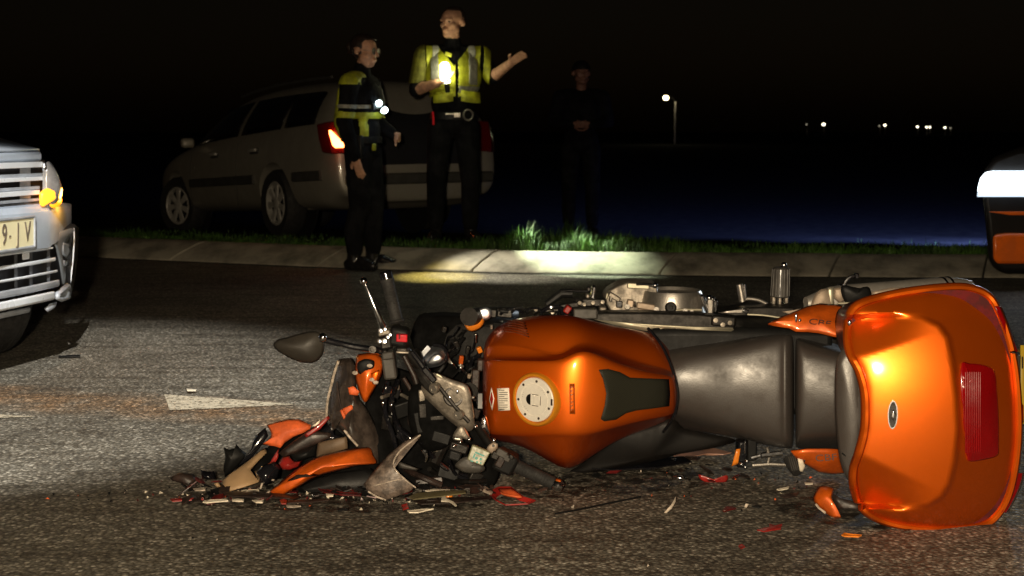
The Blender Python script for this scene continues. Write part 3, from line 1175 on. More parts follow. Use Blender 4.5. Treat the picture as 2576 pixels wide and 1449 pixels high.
# ---- tail fairing, both sides
tu = [(1932, 818), (1955, 806), (1980, 796), (2005, 786), (2031, 775), (2062, 768), (2112, 771), (2136, 778), (2134, 822), (2129, 855), (2098, 847), (2060, 838), (2030, 835), (2002, 835), (1985, 826), (1960, 822)]
tup = [P(x, y, 3.62 - (y - 768) * .0012) for x, y in tu]
t_up = shell('tail_fairing', tup, ORANGE_FLAT, bike, .02, .006, 5)
tl = [(1990, 1132), (2030, 1128), (2080, 1128), (2126, 1130), (2132, 1160), (2130, 1186), (2095, 1188), (2060, 1183), (2035, 1168), (2005, 1150)]
t_lo = shell('tail_fairing', [P(x, y, 3.56 + (y - 1128) * .0010) for x, y in tl], ORANGE_FLAT, bike, .016, .006, 5)
t_lo['label'] = 'lower orange tail panel nearest the road'
for par, c, Yt, rotx in ((t_up, (2062, 812), 3.533, 8), (t_lo, (2078, 1152), 3.543, -4)):
    mt = frame(P(c[0], c[1], Yt), Vector((math.cos(R(rotx)), 0, -math.sin(R(rotx)))), Vector((0, -.45 if par is t_up else .2, 1)))
    text_mesh('tail_lettering', 'CBF', .027, DECAL_GREY, par, mt, .0006, xs=1.35)
MB().ball(P(2003, 800, 3.545), (.004, .003, .014), 10, 6).build('tail_screw', CHROME, bike)
MB().ball(P(2012, 806, 3.545), (.005, .003, .005), 10, 6).build('tail_screw', CHROME, bike)
MB().ball(P(2002, 826, 3.55), (.005, .003, .005), 10, 6).build('tail_screw', AMBER, bike)
shell('grab_handle', px_pts(catmull([(2114, 790), (2124, 777), (2137, 780), (2136, 812), (2135, 846), (2122, 842), (2112, 820)], 3), 3.50), BLACK_GL, bike, .02, .015, 4)

# ---- right side of the engine, facing the sky
EX, EY = P(1690, 760, 3.95).x, 3.95
ez = lambda py, Y=3.95: P(1690, py, Y).z
cl_top, cl_bot = ez(729), ez(788)
eng = MB().lathe((EX, EY, cl_bot - .02), (0, 0, 1), [(.118, -.05), (.118, .0), (.112, .012), (.104, .028), (.097, cl_top - cl_bot - .012), (.093, cl_top - cl_bot + .010), (.089, cl_top - cl_bot + .020), (.085, cl_top - cl_bot + .020), (.080, cl_top - cl_bot + .010), (.020, cl_top - cl_bot + .008), (.014, cl_top - cl_bot + .013), (0, cl_top - cl_bot + .014)], 56).build('clutch_cover', ALU, bike)
for k in range(9):
    a = k / 9 * 2 * math.pi + .2
    MB().lathe((EX + .108 * math.cos(a), EY + .108 * math.sin(a), cl_bot - .018), (0, 0, 1), [(.011, -.02), (.011, .018), (.007, .018), (.007, .026), (0, .026)], 12).build('cover_bolt', CHROME, eng)
# engine block and crank case
b = MB()
bx0, bx1 = P(1450, 800, 4.0).x, P(1800, 800, 4.0).x
b.box(((bx0 + bx1) / 2, 4.0, .27), (bx1 - bx0, .30, .34))
b.build('engine_block', STEEL_DK, bike, bevel=.02)
for k in range(7):
    z = .11 + k * .05
    MB().box((bx0 - .05, 3.93, z), (.14, .26, .010)).build('cooling_fin', STEEL_DK, bike, bevel=.002)


cs = [(1521, 745), (1530, 732), (1552, 719), (1578, 710), (1612, 710), (1650, 713), (1655, 724), (1660, 792), (1540, 792), (1524, 765)]
secs = []
for dy_, k in ((0, .97), (.012, 1.0), (.10, 1.0), (.12, .97)):
    secs.append([P(1590 + (x - 1590) * k, 755 + (y - 755) * k, 3.93) + Vector((0, dy_, 0)) for x, y in cs])
cc_ = MB().loft(secs).build('crank_cover', ALU_OLD, bike, bevel=.004)
px_box('cover_rib', 1578, 1634, 713, 727, 3.915, .03, ALU_TAN, cc_, .003, R(3))
MB().tube(catmull([tuple(P(x, y, 3.92)) for x, y in ((1600, 716), (1625, 716), (1645, 719))], 4, False), [.006] * 8 + [.007], 8).build('cover_pipe', CHROME, cc_)
MB().ball(P(1648, 718, 3.91), .009, 12, 8).build('cover_union', CHROME, cc_)
for (x0, x1, y0, y1, m, t) in ((1524, 1530, 737, 753, ALU_TAN, .2), (1530, 1562, 742, 754, ALU_OLD, .55), (1534, 1540, 744, 760, ALU, .2), (1550, 1566, 757, 774, CHROME, 0), (1578, 1594, 755, 774, TAN, .1), (1595, 1600, 758, 774, CHROME, 0)):
    px_box('linkage_block', x0, x1, y0, y1, 3.88, .03, m, cc_, .003, t)
pb = px_box('sensor_plate', 1602, 1648, 764, 779, 3.85, .02, TAN, cc_, .003, R(9))
px_box('sensor_foot', 1605, 1645, 780, 787, 3.84, .02, TAN, cc_, .002, R(8))
for (x, y) in ((1651, 779), (1700, 788), (1723, 783), (1578, 772), (1740, 787), (1665, 787)):
    MB().lathe(P(x, y, 3.83), (0, -1, .3), [(.008, -.01), (.008, .004), (.005, .004), (.005, .010), (0, .010)], 10).build('engine_bolt', ALU, cc_)
MB().lathe(P(1687, 774, 3.83), (0, -1, .25), [(.012, -.03), (.017, -.004), (.018, .003), (.013, .010), (.006, .010), (.005, .006), (0, .006)], 20).build('oil_filler', BLACK_PL, bike)
MB().tube([P(x, y, 3.845) for x, y in ((1696, 782), (1720, 779), (1765, 780))], .004, 8).build('engine_seam', ALU_TAN, bike)
MB().tube([P(x, y, 3.84) for x, y in ((1712, 791), (1760, 791), (1785, 796))], .005, 8).build('engine_seam', ALU, bike)
for (x0, x1, y0, y1, t) in ((1770, 1779, 742, 792, -.35), (1779, 1795, 752, 790, 0), (1796, 1806, 754, 788, .1)):
    px_box('rear_casting', x0, x1, y0, y1, 3.86, .05, CHROME if t else ALU, bike, .004, t)
for (x, y, r_) in ((1784, 749, .010), (1793, 752, .008), (1800, 757, .007)):
    MB().ball(P(x, y, 3.87), r_, 12, 8).build('casting_boss', CHROME, bike)

# frame spar with pale machined edge
sp = [(1470, 792), (1520, 786), (1620, 786), (1760, 790), (1846, 800), (1850, 826), (1840, 834), (1700, 828), (1636, 824), (1570, 820), (1498, 810)]
MB().loft([[P(x, y, 3.73) + Vector((0, d, 0)) for x, y in sp] for d in (0, .06)]).build('frame_spar', STEEL_DK, bike, bevel=.006)
se = [(1494, 803), (1560, 810), (1637, 815), (1740, 821), (1842, 824), (1846, 829), (1838, 833), (1740, 829), (1650, 824), (1638, 825), (1626, 832), (1600, 828), (1550, 818)]
shell('spar_edge', px_pts(se, 3.716), ALU_TAN, bike, 0, .006, 2)
px_box('spar_bolt_plate', 1790, 1852, 795, 822, 3.712, .02, STEEL_DK, bike, .006, R(3))
for (x, y) in ((1800, 806), (1818, 817), (1836, 812)):
    MB().lathe(P(x, y, 3.708), (0, -1, .1), [(.007, -.004), (.007, .004), (0, .005)], 10).build('spar_bolt', ALU_OLD, bike)

# forward clutter above the tank
for (x0, x1, y0, y1, Y, m, t) in ((1446, 1524, 752, 772, 3.86, STEEL_DK, 0), (1404, 1470, 762, 776, 3.82, STEEL_DK, -.15), (1443, 1503, 777, 803, 3.66, GREY_PL, 0), (1476, 1486, 722, 734, 3.9, STEEL_DK, 0), (1474, 1484, 740, 755, 3.9, ALU_OLD, 0), (1488, 1498, 720, 756, 3.9, CHROME, .12), (1420, 1436, 770, 790, 3.68, RED_IN, .6), (1508, 1526, 772, 786, 3.80, ALU_OLD, 0), (1360, 1420, 776, 786, 3.74, STEEL_DK, -.05), (1250, 1290, 775, 800, 3.75, STEEL_DK, .1)):
    px_box('wiring_block', x0, x1, y0, y1, Y, .04, m, bike, .004, t)
MB().tube([P(x, y, 3.9) for x, y in ((1411, 734), (1430, 732), (1480, 733))], [.002, .004, .004], 8).build('radiator_stay', CHROME, bike)
MB().tube([P(x, y, 3.95) for x, y in ((1375, 765), (1412, 738), (1440, 738))], [.012, .015, .015], 10).build('radiator_hose', BLACK_PL, bike)
for (x, y) in ((1458, 762), (1470, 766), (1492, 762), (1516, 760), (1398, 775), (1348, 779), (1390, 786)):
    MB().lathe(P(x, y, 3.79), (0, -1, .3), [(.006, -.03), (.006, .003), (0, .004)], 8).build('clip', ALU_OLD, bike)
for k in range(8):
    x0 = 1240 + k * 26
    pts = catmull([tuple(P(x0 + random.uniform(-10, 10) + t * 45, 790 - 14 * math.sin(t * 3) + random.uniform(-6, 6), 3.72 + .03 * random.random())) for t in (0, .33, .66, 1)], 4, False)
    MB().tube(pts, random.choice((.003, .004, .006)), 7).build('cable', random.choice((BLACK_PL, BLACK_GL, STEEL_DK)), bike)

# heel plates, brake pedal, foot peg
hp = [(1808, 788), (1842, 780), (1884, 774), (1935, 773), (1985, 774), (2030, 772), (2010, 786), (1972, 799), (1930, 797), (1890, 794), (1850, 796)]
MB().loft([[P(x, y, 3.86) + Vector((0, d, 0)) for x, y in hp] for d in (0, .10)]).build('heel_plate', STEEL_DK, bike, bevel=.004)
shell('heel_plate_edge', px_pts([(1806, 786), (1850, 779), (1884, 775), (1876, 788), (1840, 788)], 3.852), ALU, bike, 0, .004, 2)
MB().tube(catmull([tuple(P(x, y, 3.853)) for x, y in ((1880, 791), (1920, 793), (1955, 798), (1968, 799))], 4, False), .003, 7).build('heel_plate_lip', ALU_TAN, bike)
shell('heel_plate_tip', px_pts([(1966, 784), (1995, 780), (2034, 772), (2000, 790), (1988, 791)], 3.80), TAN, bike, 0, .003, 2)
px_box('plate_clamp', 1868, 1884, 778, 788, 3.84, .02, CHROME, bike, .003, .4)
b = MB()
b.tube(catmull([tuple(P(x, y, 3.95)) for x, y in ((1938, 776), (1925, 763), (1905, 754), (1880, 751), (1868, 755))], 4, False), .0065, 10)
b.tube([P(1868, 758, 3.95), P(1864, 735, 3.95), P(1860, 715, 3.95)], [.012, .0115, .011], 12)
b.build('brake_pedal', ALU, bike)
px_box('pedal_face', 1872, 1878, 715, 752, 3.94, .02, CHROME, bike, .002, -.12)
fp = MB()
c0, c1 = P(1962, 748, 3.95), P(1965, 672, 3.95)
fp.tube([c0, c0 + (c1 - c0) * .04, c0 + (c1 - c0) * .95, c1], [.024, .029, .0265, .020], 18)
peg = fp.build('foot_peg', GREY_PL, bike)
for k in range(14):
    a = 2 * math.pi * k / 14
    d = Vector((math.cos(a), math.sin(a), 0))
    MB().tube([c0 + d * .0285 + (c1 - c0) * .06, c0 + d * .0265 + (c1 - c0) * .94], .0026, 6).build('peg_rib', GREY_PL if k % 5 else CHROME, peg)
px_box('peg_strip', 1980, 1985, 684, 742, 3.935, .006, CHROME, peg, .002, -.05)
MB().ball(P(1972, 667, 3.945), .010, 12, 8).build('peg_tip', CHROME, peg)
for (x0, x1) in ((1942, 1952), (1958, 1967), (1974, 1984)):
    px_box('peg_mount', x0, x1, 746, 776, 3.94, .03, ALU_OLD, peg, .003)

# silencer
s0, s1 = P(2050, 762, 3.82), P(2442, 733, 3.92)
ax = (s1 - s0).normalized()
Ls = (s1 - s0).length
sl = MB().lathe(s0, ax, [(.020, -.03), (.030, 0), (.046, .05), (.049, .09), (.050, Ls - .10), (.050, Ls - .075), (.047, Ls - .06), (.040, Ls - .02), (.034, Ls), (.026, Ls), (.024, Ls - .01), (.024, Ls - .06), (0, Ls - .06)], 40).build('silencer', SILENCER, bike)
for h in (.085, Ls - .098, Ls - .078):
    MB().lathe(s0 + ax * h, ax, [(.0498, -.004), (.0520, -.003), (.0520, .003), (.0498, .004)], 40).build('silencer_band', CHROME, sl)
MB().lathe(s1, ax, [(.021, -.05), (.021, .004), (.017, .004), (.017, -.05)], 24).build('silencer_outlet', BLACK_PL, sl)
shell('heat_shield', px_pts(catmull([(2042, 778), (2046, 752), (2060, 732), (2078, 728), (2092, 742), (2096, 770), (2080, 776)], 3), 3.745), TAN, sl, .010, .004, 4)
shell('heat_shield', px_pts([(2082, 724), (2096, 722), (2096, 768), (2086, 772)], 3.742), ALU_TAN, sl, .004, .004, 3)
shell('heat_shield', px_pts([(2098, 726), (2126, 722), (2130, 752), (2112, 762), (2098, 748)], 3.745), TAN, sl, .008, .004, 3)
shell('silencer_clamp', px_pts(catmull([(2116, 722), (2140, 726), (2165, 730), (2184, 726), (2186, 758), (2150, 764), (2126, 756)], 3), 3.735), BLACK_PL, sl, .012, .008, 4)
MB().tube(catmull([tuple(P(x, y, 3.77)) for x, y in ((2124, 722), (2128, 708), (2140, 697), (2152, 694))], 4, False), .006, 10).build('silencer_strap', CHROME, sl)
px_box('strap_bolt', 2149, 2162, 688, 702, 3.77, .02, CHROME, sl, .003)
shell('outer_sleeve', px_pts([(2186, 735), (2240, 725), (2300, 722), (2290, 755), (2200, 756)], 3.742), TAN, sl, .006, .004, 3)
b = MB()
b.tube([P(x, y, 3.72) for x, y in ((2096, 771), (2140, 769), (2190, 772))], .003, 7)
b.tube([P(x, y, 3.70) for x, y in ((2108, 763), (2150, 762), (2200, 764))], .003, 7)
b.build('rear_rack_rod', ALU_TAN, bike)
b = MB()
b.tube([P(1520, 830, 4.1), P(1700, 840, 4.1), P(1900, 800, 4.0), P(2050, 762, 3.82)], [.02, .022, .022, .02], 14)
b.build('exhaust_pipe', STEEL_DK, bike)

# ---- wheels (behind the tank and below the tail)
def wheel(name, c, axis, r_, w, label):
    ax_ = Vector(axis).normalized()
    tyre = MB().lathe(c, ax_, [(r_ * .70, -w * .42), (r_ * .86, -w * .5), (r_ * .96, -w * .36), (r_, -w * .12), (r_, w * .12), (r_ * .96, w * .36), (r_ * .86, w * .5), (r_ * .70, w * .42)], 48, cap=False)
    root_ = tyre.build(name, RUBBER, bike)
    root_['label'] = label
    MB().lathe(c, ax_, [(r_ * .72, -w * .4), (r_ * .64, -w * .3), (r_ * .64, w * .3), (r_ * .72, w * .4)], 48, cap=False).build('rim', STEEL_DK, root_)
    a = ax_.orthogonal().normalized()
    bb = ax_.cross(a)
    for k in range(5):
        th = 2 * math.pi * k / 5
        d = a * math.cos(th) + bb * math.sin(th)
        MB().tube([Vector(c) + d * .04, Vector(c) + d * r_ * .66], [.022, .014], 8).build('spoke', STEEL_DK, root_)
    MB().lathe(c, ax_, [(.045, -w * .6), (.045, w * .6), (.012, w * .62), (0, w * .62)], 20).build('hub', ALU_OLD, root_)
    MB().lathe(c, ax_, [(.15, w * .52), (.15, w * .56), (.085, w * .56), (.085, w * .52), (.15, w * .52)], 36, cap=False).build('brake_disc', CHROME, root_)
    return root_


wheel('wheel', P(1285, 880, 4.02), (.10, .22, .95), .29, .125, 'front wheel pushed back under the tank')
wheel('wheel', P(2215, 905, 4.02), (0, .06, 1), .30, .165, 'rear wheel below the top case')
b = MB()
for z in (.20, .42):
    b.tube([P(1180, 900, 3.62) * 1.0 + Vector((0, 0, z - .30)), Vector((P(1285, 880, 4.02).x, 4.02, z))], .027, 14)
b.build('front_fork', STEEL_DK, bike)
for z in (.16, .43):
    MB().box(((P(1820, 900, 4.0).x + P(2215, 900, 4.0).x) / 2, 4.03, z), (.44, .07, .035)).build('swing_arm', STEEL_DK, bike, bevel=.008)
MB().loft([[Vector((x, 3.72 + d, z)) for d, z in ((0, .16), (0, .42), (.2, .44), (.2, .14))] for x in (P(1560, 900, 3.8).x, P(2080, 900, 3.8).x)]).build('sub_frame', BLACK_PL, bike, bevel=.02)

spn = [(1425, 1192), (1462, 1168), (1510, 1124), (1560, 1090), (1640, 1066), (1690, 1052), (1720, 1078), (1780, 1090), (1850, 1106), (1800, 1116), (1740, 1126), (1690, 1142), (1630, 1158), (1560, 1172), (1490, 1184)]
shell('side_panel', [P(x, y, 3.60 + (y - 1050) * .0006) for x, y in catmull(spn, 3)], M('side_panel_black', (.006, .005, .0045), .5, spec=.25, var=.3, vs_=18), bike, .035, .006, 5)
px_box('lower_cowl', 1450, 1680, 1120, 1172, 3.80, .16, MATT_BLK, bike, .03, R(5))
# ---- underside seen below the seat: stand, left peg, levers
px_box('side_stand', 1855, 1880, 1112, 1178, 3.66, .05, BLACK_GL, bike, .006, .05)
px_box('stand_plate', 1880, 1905, 1105, 1160, 3.72, .03, BLACK_PL, bike, .004)
px_box('stand_spring', 1872, 1877, 1110, 1142, 3.645, .01, CHROME, bike, .002)
shell('stand_bracket', px_pts([(1840, 1172), (1852, 1130), (1862, 1128), (1856, 1165)], 3.64), AMBER, bike, .002, .004, 2)
for (pts_, r_, m) in (([(1892, 1171), (1935, 1168), (1982, 1170)], .006, ALU), ([(1932, 1165), (1936, 1148), (1930, 1125)], .005, ALU), ([(1915, 1146), (1945, 1143), (1968, 1140)], .009, CHROME), ([(1890, 1152), (1912, 1146)], .006, CHROME)):
    MB().tube([P(x, y, 3.66) for x, y in pts_], r_, 8).build('gear_linkage', m, bike)
for (x, y) in ((1879, 1160), (1865, 1168), (1875, 1176)):
    MB().ball(P(x, y, 3.63), .006, 10, 6).build('stand_bolt', CHROME, bike)
pg = MB()
pg.tube([P(1985, 1150, 3.62), P(1998, 1172, 3.60), P(2006, 1190, 3.58)], [.020, .021, .015], 14)
lp = pg.build('foot_peg', RUBBER, bike)
lp['label'] = 'left rubber foot peg bent against the road'
for k in range(7):
    x = 1984 + k * 5
    MB().tube([P(x, 1150 - k, 3.598), P(x + 9, 1184 - k * 1.2, 3.572)], .0016, 6).build('peg_rib', GREY_PL, lp)
shell('peg_end', px_pts([(2006, 1152), (2018, 1156), (2024, 1172), (2018, 1186), (2012, 1184)], 3.57), WHITE_PL, lp, .002, .004, 2)
MB().ball(P(2024, 1150, 3.57), (.004, .004, .016), 8, 6).build('peg_screw', CHROME, lp)

# ================================================================ the broken front end
def bars(pts, r_, m, name, par=bike, seg=12):
    return MB().tube(pts, r_, seg).build(name, m, par)


HY = 3.42
hb = bars([P(1078, 945, 3.48), P(1040, 905, 3.45), P(1008, 862, 3.43), P(998, 820, HY)], .012, STEEL_DK, 'handlebar')
g0, g1 = P(999, 812, HY), P(973, 702, HY + .01)
d = g1 - g0
gr = MB().tube([g0, g0 + d * .03, g0 + d * .05, g0 + d * .08, g0 + d * .5, g0 + d * .93, g0 + d * .94, g1], [.017, .021, .021, .0175, .0165, .0168, .0195, .0195], 18).build('grip', RUBBER, hb)
for k in range(12):
    c = g0 + d * (.12 + .065 * k)
    MB().lathe(c, d, [(.0163, -.002), (.0176, -.001), (.0176, .001), (.0163, .002)], 18).build('grip_ring', RUBBER, gr)
MB().lathe(g1, d, [(.018, 0), (.0178, .016), (.013, .022), (0, .023)], 18).build('bar_end', BLACK_GL, hb)
lev = catmull([tuple(P(x, y, yy)) for x, y, yy in ((968, 836, HY - .02), (962, 818, HY - .03), (954, 798, HY - .038), (946, 780, HY - .042), (938, 762, HY - .042), (930, 742, HY - .04), (922, 722, HY - .036), (916, 708, HY - .034))], 3, False)
MB().tube(lev, [.0105 - .0052 * min(1, i / 12) for i in range(len(lev))], 12).build('brake_lever', CHROME, hb)
MB().ball(P(915, 707, HY - .034), .0105, 14, 9).build('lever_ball', CHROME, hb)
px_box('lever_pivot', 950, 982, 832, 845, HY - .035, .04, ALU_OLD, hb, .004, -.25)
px_box('lever_clamp', 955, 985, 846, 880, HY - .025, .05, STEEL_DK, hb, .006, -.15)
px_box('lever_base', 955, 975, 880, 900, HY - .02, .04, STEEL_DK, hb, .005, 0)
for (x, y, r_) in ((957, 832, .006), (968, 828, .005), (954, 858, .006), (966, 858, .007), (975, 848, .005), (981, 842, .005)):
    MB().lathe(P(x, y, HY - .06), (0, -1, .2), [(r_, -.02), (r_, .004), (0, .005)], 12).build('pivot_screw', CHROME, hb)
sw = MB().box(P(1004, 845, HY), (.052, .050, .052), Euler((.1, .2, 0))).build('switch_housing', BLACK_PL, hb, bevel=.010)
MB().box(P(1011, 850, HY - .030), (.030, .014, .021), Euler((.1, .05, 0))).build('kill_switch', RED_SW, sw, bevel=.003)
MB().box(P(1005, 847, HY - .039), (.004, .003, .013), Euler((.1, .05, 0))).build('switch_slot', MAROON, sw)
px_box('housing_clamp', 994, 1026, 874, 890, HY - .01, .04, STEEL_DK, hb, .006, .05)
px_box('clamp_band', 996, 1028, 884, 890, HY - .025, .02, ALU_OLD, hb, .002, .05)
res = px_box('brake_reservoir', 962, 994, 888, 956, HY - .02, .05, GREY_PL, hb, .006, -.12)
px_box('reservoir_cap', 960, 990, 886, 906, HY - .03, .055, GREY_PL, res, .005, -.12)
# mirror
mb_ = [(694, 866), (720, 858), (757, 847), (797, 840), (810, 854), (811, 866), (806, 888), (789, 903), (757, 901), (722, 886)]
mir = shell('mirror', px_pts(catmull(mb_, 4), HY - .03), M('mirror_shell', (.035, .030, .024), .45, var=.2), bike, .022, .012, 6)
b = MB()
b.tube(catmull([tuple(P(x, y, yy)) for x, y, yy in ((958, 884, HY - .02), (937, 879, HY - .04), (890, 872, HY - .05), (845, 862, HY - .05), (806, 852, HY - .05))], 4, False), [.010] * 5 + [.0085] * 12, 10)
b.build('mirror_stem', BLACK_GL, mir)
MB().ball(P(812, 849, HY - .07), .012, 14, 9).build('mirror_joint', CHROME, mir)
MB().lathe(P(937, 879, HY - .052), (0, -1, .1), [(.010, -.01), (.010, .004), (.006, .004), (.005, .001), (0, .001)], 14).build('stem_bolt', STEEL_DK, mir)

# top yoke
yk = [(1071, 946), (1086, 938), (1104, 940), (1140, 955), (1172, 966), (1184, 985), (1190, 1030), (1194, 1066), (1184, 1080), (1160, 1072), (1126, 1046), (1094, 1015), (1068, 990), (1064, 968)]
yoke = shell('top_yoke', [P(x, y, 3.46 - (x - 1064) * .0002 + (y - 940) * .0001) for x, y in catmull(yk, 3)], ALU_OLD, bike, .004, .014, 4)
for (p_, q_) in (((1090, 978), (1112, 966)), ((1152, 1044), (1172, 1037))):
    a, c = P(p_[0], p_[1], 3.425), P(q_[0], q_[1], 3.47)
    d = c - a
    MB().tube([a, a + d * .08, a + d * .92, c], [.0135, .0155, .0155, .014], 16).build('fork_cap', ALU_OLD, yoke)
    MB().lathe(a, -d, [(.010, -.004), (.010, .003), (.006, .003), (.006, .001), (0, .001)], 14).build('fork_adjuster', ALU, yoke)
MB().lathe(P(1142, 996, 3.44), (0, -1, .1), [(.030, -.01), (.030, .004), (.026, .010), (.020, .010), (.018, .004), (.008, .002), (0, .002)], 28).build('ignition_lock', STEEL_DK, yoke)
MB().ball(P(1131, 1000, 3.425), (.005, .003, .005), 8, 6).build('lock_glint', CHROME, yoke)
MB().ball(P(1150, 985, 3.425), (.004, .003, .007), 8, 6).build('lock_glint', CHROME, yoke)
MB().tube(catmull([tuple(P(x, y, 3.44)) for x, y in ((1098, 942), (1130, 958), (1160, 968), (1176, 984), (1184, 1010), (1190, 1050))], 4, False), .004, 8).build('yoke_rib', ALU_TAN, yoke)
MB().tube(catmull([tuple(P(x, y, 3.43)) for x, y in ((1106, 975), (1130, 1005), (1155, 1035), (1180, 1062))], 4, False), .006, 8).build('brake_line', STEEL_DK, yoke)
MB().tube(catmull([tuple(P(x, y, 3.44)) for x, y in ((1036, 885), (1052, 905), (1072, 932), (1090, 955))], 4, False), .0085, 10).build('brake_line', BLACK_GL, hb)
MB().tube(catmull([tuple(P(x, y, 3.43)) for x, y in ((1016, 895), (1028, 918), (1042, 946), (1048, 965))], 4, False), .007, 10).build('brake_line', DARKBRN, hb)
MB().box(P(1080, 942, 3.43), (.018, .018, .05), Euler((0, -.7, 0))).build('hose_union', BLACK_GL, yoke, bevel=.004)
MB().ball(P(1196, 1073, 3.42), .006, 10, 6).build('yoke_screw', CHROME, yoke)
MB().ball(P(1190, 1000, 3.43), .005, 10, 6).build('yoke_screw', ALU, yoke)

# cracked headlamp reflector behind the bars
rf = shell('headlamp_bowl', px_pts(catmull([(1052, 905), (1068, 884), (1090, 872), (1116, 876), (1126, 896), (1112, 914), (1088, 922), (1066, 920)], 4), 3.66), REFLECTOR, bike, .035, .004, 6)
MB().box(P(1066, 888, 3.60), (.050, .006, .016), Euler((.12, -.85, .0))).build('reflector_facet', REFLECTOR, rf, bevel=.002)
shell('reflector_facet', px_pts(catmull([(1076, 912), (1086, 896), (1104, 889), (1116, 900), (1108, 912), (1088, 918)], 3), 3.585), REFLECTOR, rf, .006, .003, 3)
MB().tube(catmull([tuple(P(x, y, 3.62)) for x, y in ((1090, 868), (1112, 872), (1124, 890), (1122, 908))], 4, False), .006, 8).build('bowl_rim', BLACK_GL, rf)
# right indicator pushed against the tank
ind = shell('indicator', px_pts(catmull([(1172, 806), (1190, 800), (1214, 804), (1208, 820), (1186, 830), (1174, 822)], 3), 3.66), AMBER, bike, .012, .006, 4)
shell('indicator_housing', px_pts(catmull([(1176, 804), (1200, 782), (1224, 774), (1236, 784), (1230, 800), (1200, 806)], 3), 3.665), REFLECTOR, ind, .004, .006, 3)
px_box('indicator_stem', 1230, 1250, 778, 800, 3.70, .03, STEEL_DK, ind, .004, .1)

# black inner structure behind the bars
blk = [(958, 940), (990, 930), (1040, 950), (1090, 985), (1140, 1040), (1190, 1080), (1230, 1130), (1250, 1180), (1230, 1222), (1160, 1232), (1080, 1236), (1010, 1232), (968, 1200), (955, 1140), (935, 1080), (925, 1030), (936, 980)]
inner = shell('inner_fairing', [P(x, y, 3.60 - (y - 940) * .0004) for x, y in catmull(blk, 3)], MATT_BLK, bike, -.06, .02, 5)
blk2 = [(1045, 800), (1110, 796), (1190, 800), (1225, 830), (1222, 930), (1225, 1060), (1210, 1100), (1150, 1040), (1090, 960), (1046, 900), (1030, 850)]
MB().loft([[P(x, y, 3.82) + Vector((0, d, 0)) for x, y in blk2] for d in (0, .12)]).build('radiator_shroud', MATT_BLK, bike, bevel=.02)
dash = [(1046, 965), (1080, 985), (1120, 1040), (1140, 1075), (1120, 1110), (1080, 1120), (1050, 1080), (1040, 1030)]
ds = shell('instrument_cluster', px_pts(catmull(dash, 3), 3.49), MATT_BLK, bike, .015, .03, 4)
for (x, y, m, s) in ((1062, 1000, ALU_OLD, (.018, .01, .045)), (1064, 1032, STEEL_DK, (.022, .02, .042)), (1066, 1040, CHROME, (.014, .012, .010)), (1100, 1050, STEEL_DK, (.04, .02, .014)), (1058, 1062, BLACK_PL, (.03, .01, .06)), (1110, 1100, BLACK_PL, (.05, .02, .03))):
    MB().box(P(x, y, 3.455), s, Euler((0, random.uniform(-.3, .3), 0))).build('dash_bracket', m, ds, bevel=.003)
for (x, y, r_) in ((1094, 1083, .007), (1115, 1103, .006), (1120, 1075, .004), (964, 1014, .005), (985, 1018, .006), (1130, 1078, .005)):
    MB().ball(P(x, y, 3.46), r_, 10, 6).build('dash_screw', CHROME, ds)
for k in range(16):
    x0, y0 = random.uniform(1125, 1215), random.uniform(820, 960)
    pts = catmull([tuple(P(x0 + dx_ * s_ + random.uniform(-8, 8), y0 + dy_ * s_ + random.uniform(-6, 6), 3.70 + random.uniform(-.03, .03))) for s_ in (0, 1, 2, 3) for dx_, dy_ in ((-13 + k % 3 * 4, 14),)], 4, False)
    MB().tube(pts, random.choice((.0035, .005, .007)), 8).build('cable', random.choice((BLACK_PL, BLACK_GL, BLACK_GL, STEEL_DK)), bike)
for (x, y, t, m) in ((1142, 920, -.7, CHROME), (1160, 920, -.8, ALU), (1165, 932, -.7, CHROME), (1196, 850, 0, CHROME), (1128, 905, -.6, ALU), (1148, 865, -.4, STEEL_DK), (1176, 880, .2, STEEL_DK), (1206, 880, -.4, AMBER), (1160, 905, .1, ORANGE_FLAT), (1190, 938, .2, ALU_OLD), (1180, 946, .2, TAN), (1236, 822, 0, ALU_OLD), (1118, 828, .3, STEEL_DK)):
    MB().box(P(x, y, 3.66), (random.uniform(.007, .014), .012, random.uniform(.012, .03)), Euler((.2, t, .2))).build('bracket', m, bike, bevel=.002)
for (x0, x1, y0, y1) in ((1186, 1206, 930, 985), (1200, 1216, 905, 935), (1180, 1200, 985, 1010)):
    px_box('relay_box', x0, x1, y0, y1, 3.62, .04, DARKBRN, bike, .004, .05)

# left bar end with switch gear and a device
lb = bars([P(1196, 1066, 3.46), P(1226, 1110, 3.42), P(1256, 1144, 3.39), P(1300, 1176, 3.36)], .012, STEEL_DK, 'handlebar')
g0, g1 = P(1292, 1170, 3.365), P(1392, 1216, 3.335)
d = g1 - g0
lg = MB().tube([g0, g0 + d * .03, g0 + d * .06, g0 + d * .10, g0 + d * .95, g1], [.017, .022, .022, .0178, .0175, .018], 18).build('grip', RUBBER, lb)
for k in range(12):
    MB().lathe(g0 + d * (.14 + .065 * k), d, [(.0168, -.002), (.0184, -.001), (.0184, .001), (.0168, .002)], 18).build('grip_ring', RUBBER, lg)
MB().lathe(g1 + d * .06, d, [(.010, -.012), (.017, -.002), (.018, .010), (.012, .020), (.0, .021)], 18).build('bar_end', CHROME, lb)
MB().box(P(1272, 1160, 3.36), (.060, .055, .058), Euler((.1, .45, 0))).build('switch_housing', BLACK_PL, lb, bevel=.010)
